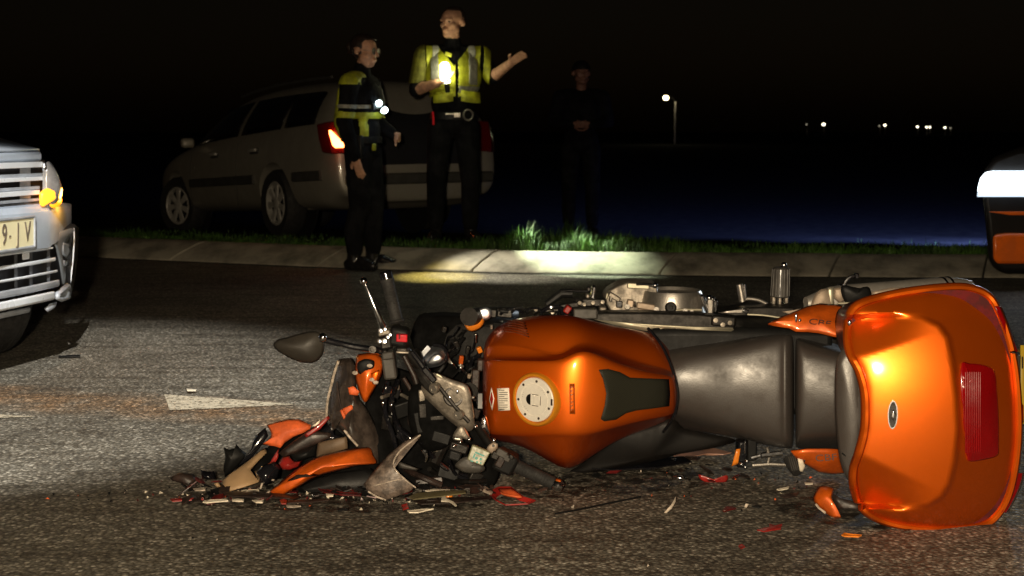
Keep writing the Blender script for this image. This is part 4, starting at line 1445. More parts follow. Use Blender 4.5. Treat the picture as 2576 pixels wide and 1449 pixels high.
for (x, y, s, m) in ((1262, 1140, (.03, .015, .02), GREY_PL), (1276, 1152, (.018, .015, .018), GREY_PL), (1258, 1162, (.02, .014, .03), DARKBRN), (1286, 1148, (.014, .02, .012), STEEL_DK), (1246, 1146, (.02, .012, .02), STEEL_DK)):
    MB().box(P(x, y, 3.325), s, Euler((0, .5, 0))).build('switch_button', m, lb, bevel=.003)
for r_ in (0, 1):
    MB().lathe(g0 + d * (-.02 + .05 * r_), d, [(.019, -.003), (.0225, -.002), (.0225, .002), (.019, .003)], 20).build('grip_collar', GREY_PL, lb)
dv = [(1188, 1119), (1234, 1138), (1215, 1173), (1175, 1157)]
dvc = sum((P(x, y, 3.36) for x, y in dv), Vector()) / 4
dev = MB().loft([[P(x, y, 3.345 + (y - 1119) * -.0002) + Vector((0, dd, 0)) for x, y in dv] for dd in (0, .014)]).build('device', CREAM_SCR, lb, bevel=.003)
dx_, dz_ = (P(1234, 1138, 3.343) - P(1188, 1119, 3.343)), (P(1188, 1119, 3.343) - P(1175, 1157, 3.343))
dm = frame(dvc + Vector((0, -.024, 0)), dx_, dz_)
for (x, y, w, h) in ((.0, .012, .026, .004), (-.012, .002, .004, .012), (-.004, -.002, .007, .007), (.008, .0, .006, .006), (.002, -.011, .005, .005), (.012, -.010, .005, .005), (-.012, -.014, .008, .003)):
    MB().box(dm @ Vector((x, y, .0)), (w, h, .001), dm.to_3x3()).build('device_mark', TEAL, dev)
shell('device_bracket', px_pts(catmull([(1150, 1165), (1175, 1150), (1200, 1170), (1218, 1176), (1205, 1184), (1170, 1182), (1152, 1172)], 3), 3.37), GREY_PL, lb, .006, .01, 3)
px_box('clutch_clamp', 1130, 1178, 1116, 1140, 3.38, .03, STEEL_DK, lb, .005, .3)
px_box('clutch_clamp', 1128, 1160, 1136, 1160, 3.37, .03, BLACK_PL, lb, .005, .3)
shell('clutch_bracket', px_pts(catmull([(1226, 1128), (1238, 1115), (1250, 1116), (1249, 1126), (1236, 1138)], 3), 3.345), TAN, lb, .003, .005, 3)
MB().lathe(P(1241, 1121, 3.337), (0, -1, .1), [(.004, -.006), (.004, .004), (0, .004)], 10).build('bracket_screw', STEEL_DK, lb)
for (x, y, r_) in ((1243, 1142, .007), (1142, 1122, .006), (1158, 1112, .005), (1242, 1108, .006), (1180, 1105, .005)):
    MB().ball(P(x, y, 3.34), r_, 10, 6).build('clamp_screw', CHROME, lb)
shell('torn_bracket', px_pts(catmull([(1140, 1096), (1158, 1070), (1172, 1082), (1182, 1106), (1166, 1102), (1150, 1104)], 3), 3.40), ALU_OLD, lb, .006, .003, 3)
shell('torn_bracket', px_pts([(1138, 1100), (1160, 1102), (1166, 1110), (1142, 1106)], 3.395), ALU, lb, .002, .003, 2)
shell('chrome_flap', px_pts(catmull([(1206, 1076), (1212, 1050), (1220, 1044), (1226, 1060), (1232, 1095), (1222, 1096)], 3), 3.46), CHROME, lb, .008, .004, 4)
MB().tube(catmull([tuple(P(x, y, 3.42)) for x, y in ((1060, 1134), (1068, 1136), (1073, 1148), (1070, 1162))], 4, False), [.003, .005, .006, .006, .007, .007, .007, .006, .006, .005, .004, .003, .002], 8).build('chrome_hook', CHROME, lb)
shell('torn_guard', px_pts([(995, 1160), (1010, 1165), (1060, 1180), (1048, 1182), (1005, 1176)], 3.45), GREY_PL, lb, .006, .003, 2)

# bent fork legs, loom and torn mounts in the dark between bars and screen
for (pts_, r_, m) in (([(1098, 990), (1060, 940), (1044, 890)], .019, STEEL_DK), ([(1160, 1062), (1120, 1110), (1090, 1170)], .019, STEEL_DK),
                      ([(1000, 960), (985, 1010), (1000, 1070), (1030, 1120)], .008, BLACK_GL), ([(1015, 950), (1040, 1000), (1030, 1060), (1060, 1100)], .006, DARKBRN),
                      ([(975, 960), (968, 1030), (990, 1100), (1000, 1150)], .007, BLACK_GL), ([(1060, 1110), (1090, 1150), (1140, 1190), (1190, 1200)], .008, BLACK_GL),
                      ([(1080, 1180), (1120, 1205), (1180, 1212), (1240, 1208)], .007, STEEL_DK), ([(1130, 1160), (1150, 1196), (1200, 1214)], .006, BLACK_GL),
                      ([(1020, 1180), (1060, 1200), (1110, 1220)], .009, DARKBRN), ([(960, 1000), (1000, 990), (1040, 1010)], .005, ALU_OLD)):
    MB().tube(catmull([tuple(P(x, y, 3.50 + .04 * math.sin(x))) for x, y in pts_], 4, False), r_, 9).build('torn_loom' if r_ < .015 else 'fork_leg', m, bike)
for k, (x, y, s, t, m) in enumerate(((985, 985, (.05, .02, .03), .4, BLACK_GL), (1010, 1030, (.06, .02, .045), -.3, BLACK_PL), (975, 1060, (.03, .02, .05), .2, STEEL_DK), (1020, 1100, (.05, .02, .03), .6, BLACK_GL), (1130, 1190, (.06, .03, .035), .2, BLACK_PL), (1080, 1215, (.08, .03, .03), -.1, DARKBRN), (1200, 1200, (.05, .03, .03), .5, STEEL_DK), (1000, 975, (.012, .012, .02), 0, ALU_OLD), (1040, 1075, (.015, .012, .025), .5, STEEL_DK), (1096, 1130, (.02, .015, .015), .3, ALU_OLD), (1150, 1085, (.03, .02, .02), .7, STEEL_DK), (1208, 1010, (.02, .03, .05), 0, BLACK_GL), (1195, 1040, (.025, .02, .03), .4, STEEL_DK))):
    MB().box(P(x, y, 3.52), s, Euler((.3 * math.sin(k), t, .3 * math.cos(k)))).build('torn_mount', m, bike, bevel=.004)
# windscreen and fairing remains still fixed to the bike
ws = [(851, 908), (870, 903), (887, 905), (894, 930), (893, 970), (903, 1003), (920, 1028), (938, 1060), (956, 1105), (969, 1143), (962, 1160), (946, 1165), (915, 1140), (892, 1116), (872, 1092), (848, 1075), (832, 1085), (826, 1052), (827, 1010), (834, 960), (842, 930)]
wsm = shell('windscreen', [P(x, y, 3.58 + .0011 * abs(x - 880) - (y - 900) * .0005) for x, y in catmull(ws, 3)], SMOKE, bike, .05, .004, 6)
MB().tube(catmull([tuple(P(x, y, 3.55)) for x, y in ((852, 908), (842, 935), (832, 975), (823, 1015), (822, 1048), (826, 1060))], 4, False), [.004] * 21, 8).build('screen_edge', EDGE_PALE, wsm)
MB().tube(catmull([tuple(P(x, y, 3.52)) for x, y in ((848, 960), (852, 1000), (862, 1040), (880, 1080), (900, 1112))], 4, False), .003, 8).build('screen_edge', DARKBRN, wsm)
MB().tube(catmull([tuple(P(x, y, 3.47)) for x, y in ((866, 1082), (880, 1100), (900, 1122))], 4, False), .0035, 8).build('screen_edge', EDGE_PALE, wsm)
for o_ in ([(876, 975), (890, 972), (904, 985), (900, 994), (880, 992)], [(862, 1028), (886, 1018), (888, 1030), (870, 1045)], [(856, 1032), (862, 1030), (872, 1054), (866, 1056)]):
    shell('paint_flake', px_pts(o_, 3.505), ORANGE_IN, wsm, .003, .003, 2)
fa = [(899, 900), (912, 892), (946, 891), (962, 910), (958, 938), (946, 966), (930, 994), (918, 1010), (906, 985), (896, 945)]
ft = shell('nose_fairing', [P(x, y, 3.56 - (y - 890) * .0003) for x, y in catmull(fa, 3)], ORANGE_FLAT, bike, .03, .004, 5)
shell('nose_opening', px_pts(catmull([(900, 915), (918, 904), (940, 908), (938, 924), (918, 936), (904, 938)], 3), 3.522), BLACK_PL, ft, .006, .004, 3)
shell('nose_fold', px_pts([(934, 940), (954, 930), (948, 958), (938, 966)], 3.515), ORANGE, ft, .004, .003, 3)
for (x, y) in ((893, 938), (930, 920), (945, 962), (936, 955)):
    MB().ball(P(x, y, 3.51), (.008, .004, .006), 8, 6).build('nose_chip', EDGE_PALE, ft)

# ================================================================ debris lying on the road
def piece(name, label, cat, outline, m, Y=None, z=None, bulge=.006, thick=.003, sm=0, warp=0.0, lean=0.0, group=None, base_y=None):
    """a broken piece: outline surveyed either on the ground (z) or on an upright plane that leans back by lean per pixel above base_y"""
    pts = catmull(outline, sm) if sm else outline
    if z is not None:
        w = [G(x, y, z) for x, y in pts]
    else:
        by = base_y if base_y else max(p[1] for p in outline)
        w = [P(x, y, Y + (by - y) * lean) for x, y in pts]
    flat = z is not None
    o = shell(name, w, m, None, bulge * (.45 if flat else 1), thick, 2 if flat else 5, warp, len(label))
    if flat:
        o.data.polygons.foreach_set('use_smooth', [False] * len(o.data.polygons))
    return tag(o, label, cat, group)


DB = 'fairing debris heaped in front of the motorcycle'
piece('fairing_piece', 'big crumpled black cowl half hidden behind the whole heap', 'fairing piece', [(604, 1196), (640, 1150), (690, 1112), (760, 1086), (820, 1062), (850, 1080), (880, 1110), (930, 1126), (968, 1160), (960, 1226), (880, 1236), (760, 1236), (650, 1226)], MATT_BLK, Y=3.60, lean=.0002, bulge=.02, thick=.006, warp=.005, group=DB)
piece('fairing_piece', 'torn black flap standing left of the windscreen base', 'fairing piece', [(768, 1112), (800, 1086), (834, 1062), (842, 1092), (868, 1098), (836, 1118), (800, 1130)], BLACK_GL, Y=3.54, bulge=.014, warp=.003, group=DB)
piece('fairing_piece', 'ribbed black duct end between tan panel and red sliver', 'fairing piece', [(640, 1186), (660, 1170), (690, 1160), (706, 1176), (700, 1204), (668, 1222), (650, 1210)], BLACK_GL, Y=3.46, bulge=.03, warp=.004, group=DB)
piece('fairing_piece', 'bright orange jagged fairing flap on top of the debris heap', 'fairing piece', [(671, 1069), (700, 1060), (729, 1054), (754, 1055), (783, 1070), (781, 1078), (761, 1090), (738, 1099), (716, 1114), (705, 1127), (690, 1122), (658, 1119), (678, 1104), (683, 1091)], ORANGE_IN, Y=3.52, lean=.0006, bulge=.016, group=DB)
piece('fairing_piece', 'flat tan inner panel with square notch at left of the debris heap', 'fairing piece', [(559, 1210), (575, 1194), (592, 1182), (625, 1158), (661, 1129), (670, 1126), (670, 1140), (650, 1160), (631, 1182), (640, 1196), (652, 1212), (610, 1226), (570, 1237), (563, 1230)], TANPL, Y=3.43, lean=.0014, bulge=.008, group=DB)
fend = [(680, 1238), (692, 1224), (720, 1200), (752, 1176), (793, 1151), (850, 1136), (905, 1126), (930, 1127), (938, 1146), (946, 1165), (915, 1170), (889, 1174), (845, 1185), (803, 1197), (775, 1210), (754, 1223), (730, 1236), (708, 1244)]
fo = piece('front_mudguard', 'curved glossy orange mudguard arched in front of the debris heap', 'mudguard', fend, ORANGE_FLAT, Y=3.40, lean=.0006, bulge=.035, thick=.004, sm=3, group=DB)
shell('crack', [P(x, y, 3.405) for x, y in ((718, 1212), (745, 1195), (775, 1189), (804, 1195), (778, 1193), (748, 1200))], PRINT, fo, .018, .002, 2)
piece('fairing_piece', 'jagged black plastic piece with two spikes at the left of the heap', 'plastic piece', [(562, 1124), (576, 1131), (592, 1127), (594, 1143), (594, 1117), (606, 1130), (619, 1141), (612, 1158), (592, 1178), (578, 1192), (566, 1200), (561, 1178), (567, 1150)], BLACK_PL, Y=3.58, bulge=.02, group=DB)
piece('fairing_piece', 'long black panel leaning upward beside the orange flap', 'plastic piece', [(668, 1075), (675, 1097), (655, 1125), (631, 1154), (592, 1182), (604, 1164), (621, 1144), (634, 1120), (641, 1098)], BLACK_GL, Y=3.56, lean=.0003, bulge=.01, group=DB)
piece('fairing_piece', 'dark scuffed spar slanting from heap up to windscreen', 'plastic piece', [(700, 1140), (740, 1108), (803, 1064), (827, 1050), (830, 1056), (800, 1084), (832, 1089), (833, 1100), (780, 1124), (714, 1150)], DARKBRN, Y=3.50, lean=.0004, bulge=.012, group=DB)
piece('fairing_piece', 'narrow red strip lying on the slanting dark spar', 'plastic piece', [(766, 1096), (785, 1083), (803, 1070), (827, 1046), (829, 1052), (806, 1077), (772, 1100)], RED_IN, Y=3.475, lean=.0004, bulge=.004, group=DB)
piece('fairing_piece', 'pale cream splinter at the upper end of the red strip', 'plastic piece', [(783, 1074), (792, 1066), (806, 1055), (803, 1065), (794, 1072)], WHITE_PL, Y=3.465, lean=.0004, bulge=.002, group=DB)
piece('fairing_piece', 'thin red sliver hanging below the bright orange flap', 'plastic piece', [(702, 1127), (692, 1141), (678, 1166), (665, 1190), (668, 1197), (684, 1176), (700, 1151)], RED_IN, Y=3.47, bulge=.004, group=DB)
piece('fairing_piece', 'crumpled red piece behind the orange mudguard', 'plastic piece', [(710, 1151), (727, 1147), (741, 1161), (760, 1160), (752, 1174), (729, 1182), (710, 1180), (700, 1166)], RED_IN, Y=3.48, bulge=.02, warp=.004, group=DB)
piece('fairing_piece', 'dull brown panel between windscreen and orange mudguard', 'plastic piece', [(800, 1114), (830, 1106), (872, 1098), (876, 1128), (830, 1142), (793, 1152)], M('brown_panel', (.13, .085, .05), .6, var=.2), Y=3.52, bulge=.012, group=DB)
piece('fairing_piece', 'black broken duct under the slanting spar', 'plastic piece', [(730, 1140), (770, 1122), (800, 1116), (796, 1146), (760, 1158), (736, 1162)], BLACK_PL, Y=3.53, bulge=.03, group=DB)
piece('fairing_piece', 'black undertray in the shadow below the orange mudguard', 'plastic piece', [(705, 1246), (740, 1232), (790, 1204), (850, 1188), (930, 1178), (960, 1200), (950, 1235), (880, 1242), (800, 1248)], BLACK_PL, Y=3.46, lean=.0004, bulge=.02, group=DB)
sc_o = [(914, 1219), (930, 1197), (944, 1181), (976, 1144), (1016, 1111), (1055, 1091), (1059, 1097), (1036, 1112), (1012, 1132), (996, 1150), (990, 1168), (996, 1182), (1022, 1208), (1046, 1227), (1027, 1238), (1000, 1248), (971, 1258), (949, 1250), (925, 1235)]
so = piece('windscreen_piece', 'scuffed grey hooked windscreen shard standing below the bars', 'windscreen piece', sc_o, SCUFF, Y=3.375, lean=.0004, bulge=.022, thick=.005, warp=.0008, group=DB)
MB().tube(catmull([tuple(P(x, y, 3.352 + (1258 - y) * .0004)) for x, y in ((1058, 1094), (1036, 1110), (1010, 1131), (994, 1152), (990, 1170), (998, 1186), (1022, 1209), (1046, 1227))], 4, False), .0022, 6).build('shard_edge', EDGE_PALE, so)
MB().tube(catmull([tuple(P(x, y, 3.342 + (1258 - y) * .0004)) for x, y in ((940, 1222), (965, 1216), (995, 1208), (1018, 1206))], 4, False), .0012, 6).build('shard_crease', EDGE_PALE, so)
MB().tube([P(x, y, 3.36) for x, y in ((926, 1236), (948, 1250), (971, 1258))], .0024, 6).build('shard_edge', EDGE_PALE, so)
ro = piece('fairing_piece', 'red and orange folded chip on the road below the filler cap', 'fairing piece', [(1230, 1240), (1240, 1231), (1253, 1224), (1285, 1224), (1302, 1238), (1317, 1249), (1347, 1258), (1328, 1266), (1272, 1269), (1248, 1257)], RED_IN, z=.012, bulge=.05)
shell('orange_face', [G(x, y, .022) for x, y in ((1254, 1228), (1284, 1226), (1304, 1242), (1312, 1249), (1280, 1244), (1262, 1240))], ORANGE_IN, ro, .010, .003, 3)
piece('lens_piece', 'small amber indicator shard in front of grey windscreen shard', 'lens piece', [(1112, 1248), (1124, 1240), (1138, 1240), (1140, 1252), (1128, 1258), (1116, 1260)], AMBER, Y=3.39, bulge=.008)
piece('plastic_splinter', 'bent pale rod beside the small amber shard', 'splinter', [(1110, 1262), (1112, 1244), (1115, 1246), (1115, 1258), (1128, 1258), (1140, 1264), (1149, 1273), (1146, 1275), (1132, 1264)], WHITE_PL, z=.012, bulge=.002)
piece('plastic_splinter', 'pale cream splinter lying alone in front of the heap', 'splinter', [(1025, 1284), (1045, 1282), (1062, 1280), (1090, 1279), (1072, 1283), (1052, 1288), (1030, 1288)], WHITE_PL, z=.008, bulge=.003)
piece('fairing_piece', 'olive brown strip lying flat right of windscreen shard', 'plastic piece', [(1028, 1252), (1048, 1243), (1110, 1236), (1170, 1236), (1172, 1242), (1110, 1250), (1040, 1258)], M('olive_strip', (.13, .11, .055), .5, var=.2), z=.02, bulge=.004)
piece('fairing_piece', 'long dark strip on the road along the front of the heap', 'plastic piece', [(1040, 1262), (1120, 1254), (1200, 1252), (1240, 1250), (1230, 1258), (1130, 1268), (1060, 1270)], DARKBRN, z=.008, bulge=.004)
piece('fairing_piece', 'small pinkish red cube-like chip left of the amber shard', 'plastic piece', [(1010, 1270), (1024, 1266), (1028, 1276), (1014, 1281)], RED_IN, z=.012, bulge=.008)
cup = [(2057, 1232), (2068, 1226), (2095, 1230), (2090, 1250), (2096, 1280), (2117, 1312), (2095, 1302), (2070, 1282), (2054, 1268), (2048, 1253)]
cu_ = piece('indicator_housing', 'orange cup-shaped indicator shell lying beside the top case', 'indicator', cup, ORANGE_FLAT, Y=3.222, lean=.0008, bulge=.03, sm=2)
shell('cup_inside', [P(x, y, 3.235 + (1314 - y) * .0012) for x, y in catmull([(2092, 1244), (2120, 1254), (2160, 1266), (2176, 1285), (2200, 1308), (2160, 1314), (2118, 1313), (2098, 1286)], 3)], DARKBRN, cu_, -.02, .003, 4)
MB().tube([P(x, y, 3.235) for x, y in ((2052, 1268), (2060, 1278), (2076, 1290))], .003, 6).build('cup_edge', EDGE_PALE, cu_)
piece('lens_piece', 'pale amber crumbs inside the orange cup-shaped shell', 'lens piece', [(2162, 1303), (2175, 1300), (2190, 1304), (2200, 1302), (2194, 1310), (2164, 1311)], WHITE_PL, Y=3.222, bulge=.004)
piece('plastic_splinter', 'small bright red forked chip on open road below the seat', 'splinter', [(1905, 1335), (1922, 1332), (1938, 1331), (1935, 1320), (1950, 1324), (1968, 1320), (1964, 1332), (1945, 1335), (1922, 1339)], RED_IN, z=.010, bulge=.004)
piece('plastic_splinter', 'tiny dim red chip nearest the lower edge of the road', 'splinter', [(1858, 1372), (1866, 1368), (1874, 1374), (1864, 1379)], RED_IN, z=.006, bulge=.002)
piece('plastic_splinter', 'curved pale sliver standing on the road under the seat', 'splinter', [(1667, 1293), (1682, 1276), (1696, 1258), (1701, 1246), (1700, 1262), (1690, 1280), (1672, 1295)], EDGE_PALE, Y=3.262, bulge=.003)
piece('plastic_splinter', 'dark maroon chip lying right of curved pale sliver', 'splinter', [(1818, 1283), (1826, 1274), (1844, 1274), (1852, 1278), (1836, 1281), (1822, 1286)], MAROON, z=.010, bulge=.006)
piece('plastic_splinter', 'small black flat chip right of the dark maroon chip', 'splinter', [(1892, 1277), (1902, 1272), (1916, 1275), (1912, 1279)], BLACK_PL, z=.006, bulge=.003)
piece('plastic_splinter', 'small pale upright chip between maroon and black chips', 'splinter', [(1872, 1276), (1876, 1266), (1884, 1268), (1878, 1278)], EDGE_PALE, Y=3.30, bulge=.002)
sr = piece('reflector_piece', 'curved red strip with ribbed ends under the bike near the stand', 'reflector piece', catmull([(1757, 1194), (1770, 1197), (1772, 1204), (1790, 1208), (1815, 1204), (1822, 1196), (1831, 1197), (1828, 1212), (1805, 1216), (1782, 1216), (1762, 1206)], 2), RED_IN, Y=3.56, bulge=.006)
piece('lamp_fitting', 'black and chrome bulb holder left of curved red strip', 'lamp fitting', [(1688, 1196), (1706, 1192), (1718, 1194), (1724, 1202), (1740, 1205), (1736, 1209), (1716, 1207), (1692, 1206)], CHROME, Y=3.55, bulge=.012)
piece('fairing_piece', 'pinkish brown torn panel lying behind the bike below the seat', 'fairing piece', [(1694, 1146), (1722, 1136), (1758, 1121), (1800, 1128), (1840, 1138), (1820, 1142), (1780, 1140), (1740, 1148), (1706, 1149)], M('pink_panel', (.32, .17, .12), .5, var=.2), z=.015, bulge=.012)
piece('fairing_piece', 'long low black panel lying under the tank end', 'fairing piece', [(1480, 1168), (1560, 1160), (1640, 1152), (1720, 1150), (1740, 1164), (1650, 1178), (1540, 1184), (1490, 1180)], BLACK_GL, z=.015, bulge=.015)
piece('plastic_splinter', 'silver and amber bulb stick at lower right of the road', 'splinter', [(2117, 1345), (2124, 1340), (2145, 1343), (2168, 1345), (2160, 1349), (2125, 1348)], AMBER, z=.010, bulge=.005)
piece('plastic_splinter', 'short white splinter on road left of orange cup shell', 'splinter', [(1954, 1230), (1968, 1227), (1985, 1224), (1983, 1228), (1960, 1232)], WHITE_PL, z=.008, bulge=.002)
piece('plastic_splinter', 'second short white splinter just behind the first near the seat', 'splinter', [(2024, 1216), (2044, 1216), (2045, 1219), (2026, 1220)], WHITE_PL, z=.008, bulge=.002)
piece('fairing_piece', 'brown pointed chip at the far left end of the heap', 'plastic piece', [(429, 1203), (450, 1192), (470, 1193), (486, 1196), (491, 1210), (477, 1221), (455, 1214), (435, 1209)], DARKBRN, Y=3.50, lean=.001, bulge=.014)
piece('fairing_piece', 'small black broken cup beside the brown pointed chip', 'plastic piece', [(505, 1182), (520, 1187), (538, 1185), (546, 1206), (526, 1208), (508, 1204)], BLACK_GL, Y=3.52, bulge=.02)
piece('fairing_piece', 'small beige chip between black cup and tan panel', 'plastic piece', [(538, 1217), (548, 1213), (557, 1224), (546, 1227)], TANPL, Y=3.45, bulge=.006)
piece('plastic_splinter', 'white bent clip on the road above the white triangle', 'splinter', [(469, 979), (476, 980), (494, 981), (493, 984), (478, 984), (471, 984)], WHITE_PL, z=.012, bulge=.004)
piece('plastic_splinter', 'long dark strip lying on the road behind the triangle', 'splinter', [(148, 894), (175, 893), (202, 891), (202, 896), (170, 897), (146, 897)], BLACK_PL, z=.010, bulge=.004)
b = MB()
b.tube(catmull([tuple(G(x, y, .006)) for x, y in ((1396, 1292), (1460, 1281), (1540, 1264), (1600, 1252), (1612, 1249))], 4, False), [.003] * 16 + [.0015], 6)
tag(b.build('wiper_strip', BLACK_PL), 'long thin black rubber strip on the road below the tank', 'strip')
b = MB()
b.tube(catmull([tuple(P(x, y, yy)) for x, y, yy in ((619, 1235, 3.42), (626, 1244, 3.40), (644, 1250, 3.39), (664, 1246, 3.39), (678, 1236, 3.41))], 4, False), .003, 8)
tag(b.build('wire_loop', EDGE_PALE), 'thin pale wire loop lying below the tan panel', 'wire')
b = MB()
b.tube(catmull([tuple(P(x, y, yy)) for x, y, yy in ((655, 1230, 3.44), (662, 1212, 3.45), (676, 1206, 3.45), (690, 1208, 3.45))], 4, False), .0026, 8)
tag(b.build('wire_loop', EDGE_PALE), 'bent pale wire between tan panel and orange mudguard', 'wire')
for k, (pts_, m, lab, nm) in enumerate((
        ([(428, 1255), (470, 1254), (512, 1250), (512, 1255), (460, 1258), (434, 1260)], RED_IN, 'thin red strip at the lower left edge of the heap', 'fairing_piece'),
        ([(510, 1262), (530, 1256), (570, 1255), (574, 1259), (545, 1261), (520, 1264)], WHITE_PL, 'long white splinter left of two shorter white ones', 'plastic_splinter'),
        ([(584, 1258), (598, 1256), (614, 1258), (612, 1263), (600, 1263), (585, 1262)], WHITE_PL, 'wavy white splinter below the tan panel', 'plastic_splinter'),
        ([(634, 1260), (648, 1262), (660, 1262), (664, 1258), (662, 1266), (644, 1266)], WHITE_PL, 'white splinter right of the wavy white one', 'plastic_splinter'),
        ([(606, 1233), (630, 1231), (650, 1230), (652, 1235), (625, 1236), (608, 1238)], WHITE_PL, 'white splinter tucked under edge of tan panel', 'plastic_splinter'),
        ([(486, 1231), (505, 1230), (518, 1230), (516, 1235), (492, 1236)], EDGE_PALE, 'short pale chip in front of black broken cup', 'plastic_splinter'),
        ([(560, 1240), (640, 1236), (720, 1246), (740, 1256), (640, 1252), (575, 1250)], DARKBRN, 'flat dark brown sheet under the tan panel', 'fairing_piece'),
        ([(800, 1228), (830, 1234), (870, 1238), (910, 1240), (908, 1246), (860, 1244), (815, 1238)], MAROON, 'maroon strip in shadow below orange mudguard', 'fairing_piece'),
        ([(820, 1244), (840, 1246), (838, 1250), (822, 1250)], WHITE_PL, 'little white chip on the maroon strip', 'plastic_splinter'),
        ([(720, 1273), (745, 1273), (757, 1275), (740, 1278), (722, 1277)], EDGE_PALE, 'pale flat sliver lowest below the orange mudguard', 'plastic_splinter'),
        ([(704, 1257), (714, 1254), (722, 1258), (720, 1266), (708, 1266)], RED_IN, 'crimson nugget under the tip of the orange mudguard', 'plastic_splinter'),
        ([(850, 1282), (876, 1280), (874, 1284), (850, 1286)], BLACK_PL, 'small black strip on the road below maroon strip', 'plastic_splinter'),
        ([(724, 1262), (780, 1260), (830, 1256), (828, 1260), (770, 1266), (726, 1267)], DARKBRN, 'long brown splinter below the crimson nugget', 'plastic_splinter'),
        ([(1150, 1222), (1180, 1219), (1216, 1220), (1210, 1226), (1170, 1228)], DARKBRN, 'dark flake under the left switch gear', 'plastic_splinter'),
        ([(1070, 1236), (1090, 1232), (1132, 1234), (1126, 1238), (1090, 1240)], WHITE_PL, 'cream splinter on the olive brown strip', 'plastic_splinter'),
        ([(1200, 1228), (1222, 1226), (1240, 1240), (1236, 1246), (1216, 1238)], EDGE_PALE, 'pale curl touching the folded red chip', 'plastic_splinter'),
        ([(1352, 1236), (1372, 1228), (1382, 1222), (1376, 1234), (1358, 1240)], ALU, 'bright metal flake behind the left bar end', 'metal piece'),
        ([(1962, 1248), (1990, 1244), (2010, 1240), (2004, 1250), (1975, 1254)], DARKBRN, 'dark scrap on the stained road by the orange cup', 'plastic_splinter'))):
    piece(nm, lab, 'splinter' if nm == 'plastic_splinter' else ('fragment'), pts_, m, z=.010 + .004 * (k % 3), bulge=.005)

# uncountable crumbs of glass, paint and plastic
def crumbs():
    rnd = random.Random(11)
    b = MB()
    mats = [WHITE_PL, ORANGE_IN, BLACK_PL, EDGE_PALE, MAROON, CHROME]
    for k in range(420):
        u = rnd.random()
        if u < .62:
            px_, py_ = rnd.gauss(800, 230), rnd.gauss(1245, 14)
        elif u < .8:
            px_, py_ = rnd.gauss(1750, 260), rnd.gauss(1215, 34)
        else:
            px_, py_ = rnd.uniform(50, 2500), rnd.uniform(880, 1430)
        c = G(px_, py_, .003)
        s = rnd.uniform(.002, .007) * (1.0 if u < .8 else .6)
        q = Euler((rnd.uniform(0, 3), rnd.uniform(0, 3), rnd.uniform(0, 3))).to_matrix()
        vs3 = [c + q @ Vector(v) for v in ((-s, -s * .5, 0), (s * 1.4, -s * .3, 0), (0, s * .8, s * .3), (0, 0, s * .8))]
        b.add(vs3, [(0, 2, 1), (0, 1, 3), (1, 2, 3), (2, 0, 3)], rnd.choice((0, 1, 2, 2, 2, 3, 4, 4, 5, 2, 2)) if u < .8 else rnd.choice((3, 2, 2, 2)))
    for k in range(150):
        u = rnd.random()
        px_, py_ = (rnd.uniform(440, 1240), rnd.gauss(1238, 13)) if u < .8 else (rnd.uniform(1480, 1900), rnd.gauss(1185, 16))
        c = G(px_, py_, .004)
        s = rnd.uniform(.008, .030)
        q = Euler((rnd.gauss(0, .35), rnd.gauss(0, .35), rnd.uniform(0, 6.3))).to_matrix()
        n_ = rnd.randint(4, 6)
        ring = [Vector((math.cos(6.283 * i / n_) * s * rnd.uniform(.5, 1.5), math.sin(6.283 * i / n_) * s * rnd.uniform(.3, .8), 0)) for i in range(n_)]
        up = c + Vector((0, 0, s * .25))
        vs3 = [up + q @ v for v in ring] + [up + q @ (v + Vector((0, 0, .003))) for v in ring]
        b.add(vs3, [tuple(range(n_))[::-1], tuple(range(n_, 2 * n_))] + [(i, (i + 1) % n_, n_ + (i + 1) % n_, n_ + i) for i in range(n_)], rnd.choice((2, 2, 2, 2, 4, 6, 6, 6, 6)))
    mats.append(DARKBRN)
    o = b.build('crash_crumbs', mats, smooth=False, weld=False)
    tag(o, 'tiny crumbs of glass, paint and plastic scattered over the road', 'crumbs', kind='stuff')


crumbs()


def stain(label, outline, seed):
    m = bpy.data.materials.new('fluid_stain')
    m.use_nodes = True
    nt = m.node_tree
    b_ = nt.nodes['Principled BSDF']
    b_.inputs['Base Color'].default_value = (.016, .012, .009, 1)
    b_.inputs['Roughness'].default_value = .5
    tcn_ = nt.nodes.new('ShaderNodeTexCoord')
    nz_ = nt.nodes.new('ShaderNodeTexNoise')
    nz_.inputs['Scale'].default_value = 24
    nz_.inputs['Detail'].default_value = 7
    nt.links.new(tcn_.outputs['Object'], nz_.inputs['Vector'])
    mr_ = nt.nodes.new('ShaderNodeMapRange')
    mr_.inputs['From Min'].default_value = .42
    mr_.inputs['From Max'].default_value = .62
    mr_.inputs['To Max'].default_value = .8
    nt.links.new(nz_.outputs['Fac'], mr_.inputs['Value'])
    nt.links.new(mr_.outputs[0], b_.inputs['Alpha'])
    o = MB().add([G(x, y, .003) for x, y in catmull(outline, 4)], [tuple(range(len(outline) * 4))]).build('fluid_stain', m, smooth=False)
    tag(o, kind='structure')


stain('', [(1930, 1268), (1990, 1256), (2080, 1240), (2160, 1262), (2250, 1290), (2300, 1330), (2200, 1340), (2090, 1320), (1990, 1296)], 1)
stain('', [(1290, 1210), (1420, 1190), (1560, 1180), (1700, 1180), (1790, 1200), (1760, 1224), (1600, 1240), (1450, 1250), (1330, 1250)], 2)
stain('', [(430, 1250), (600, 1232), (820, 1240), (1060, 1240), (1240, 1250), (1160, 1282), (900, 1290), (640, 1280), (480, 1270)], 3)

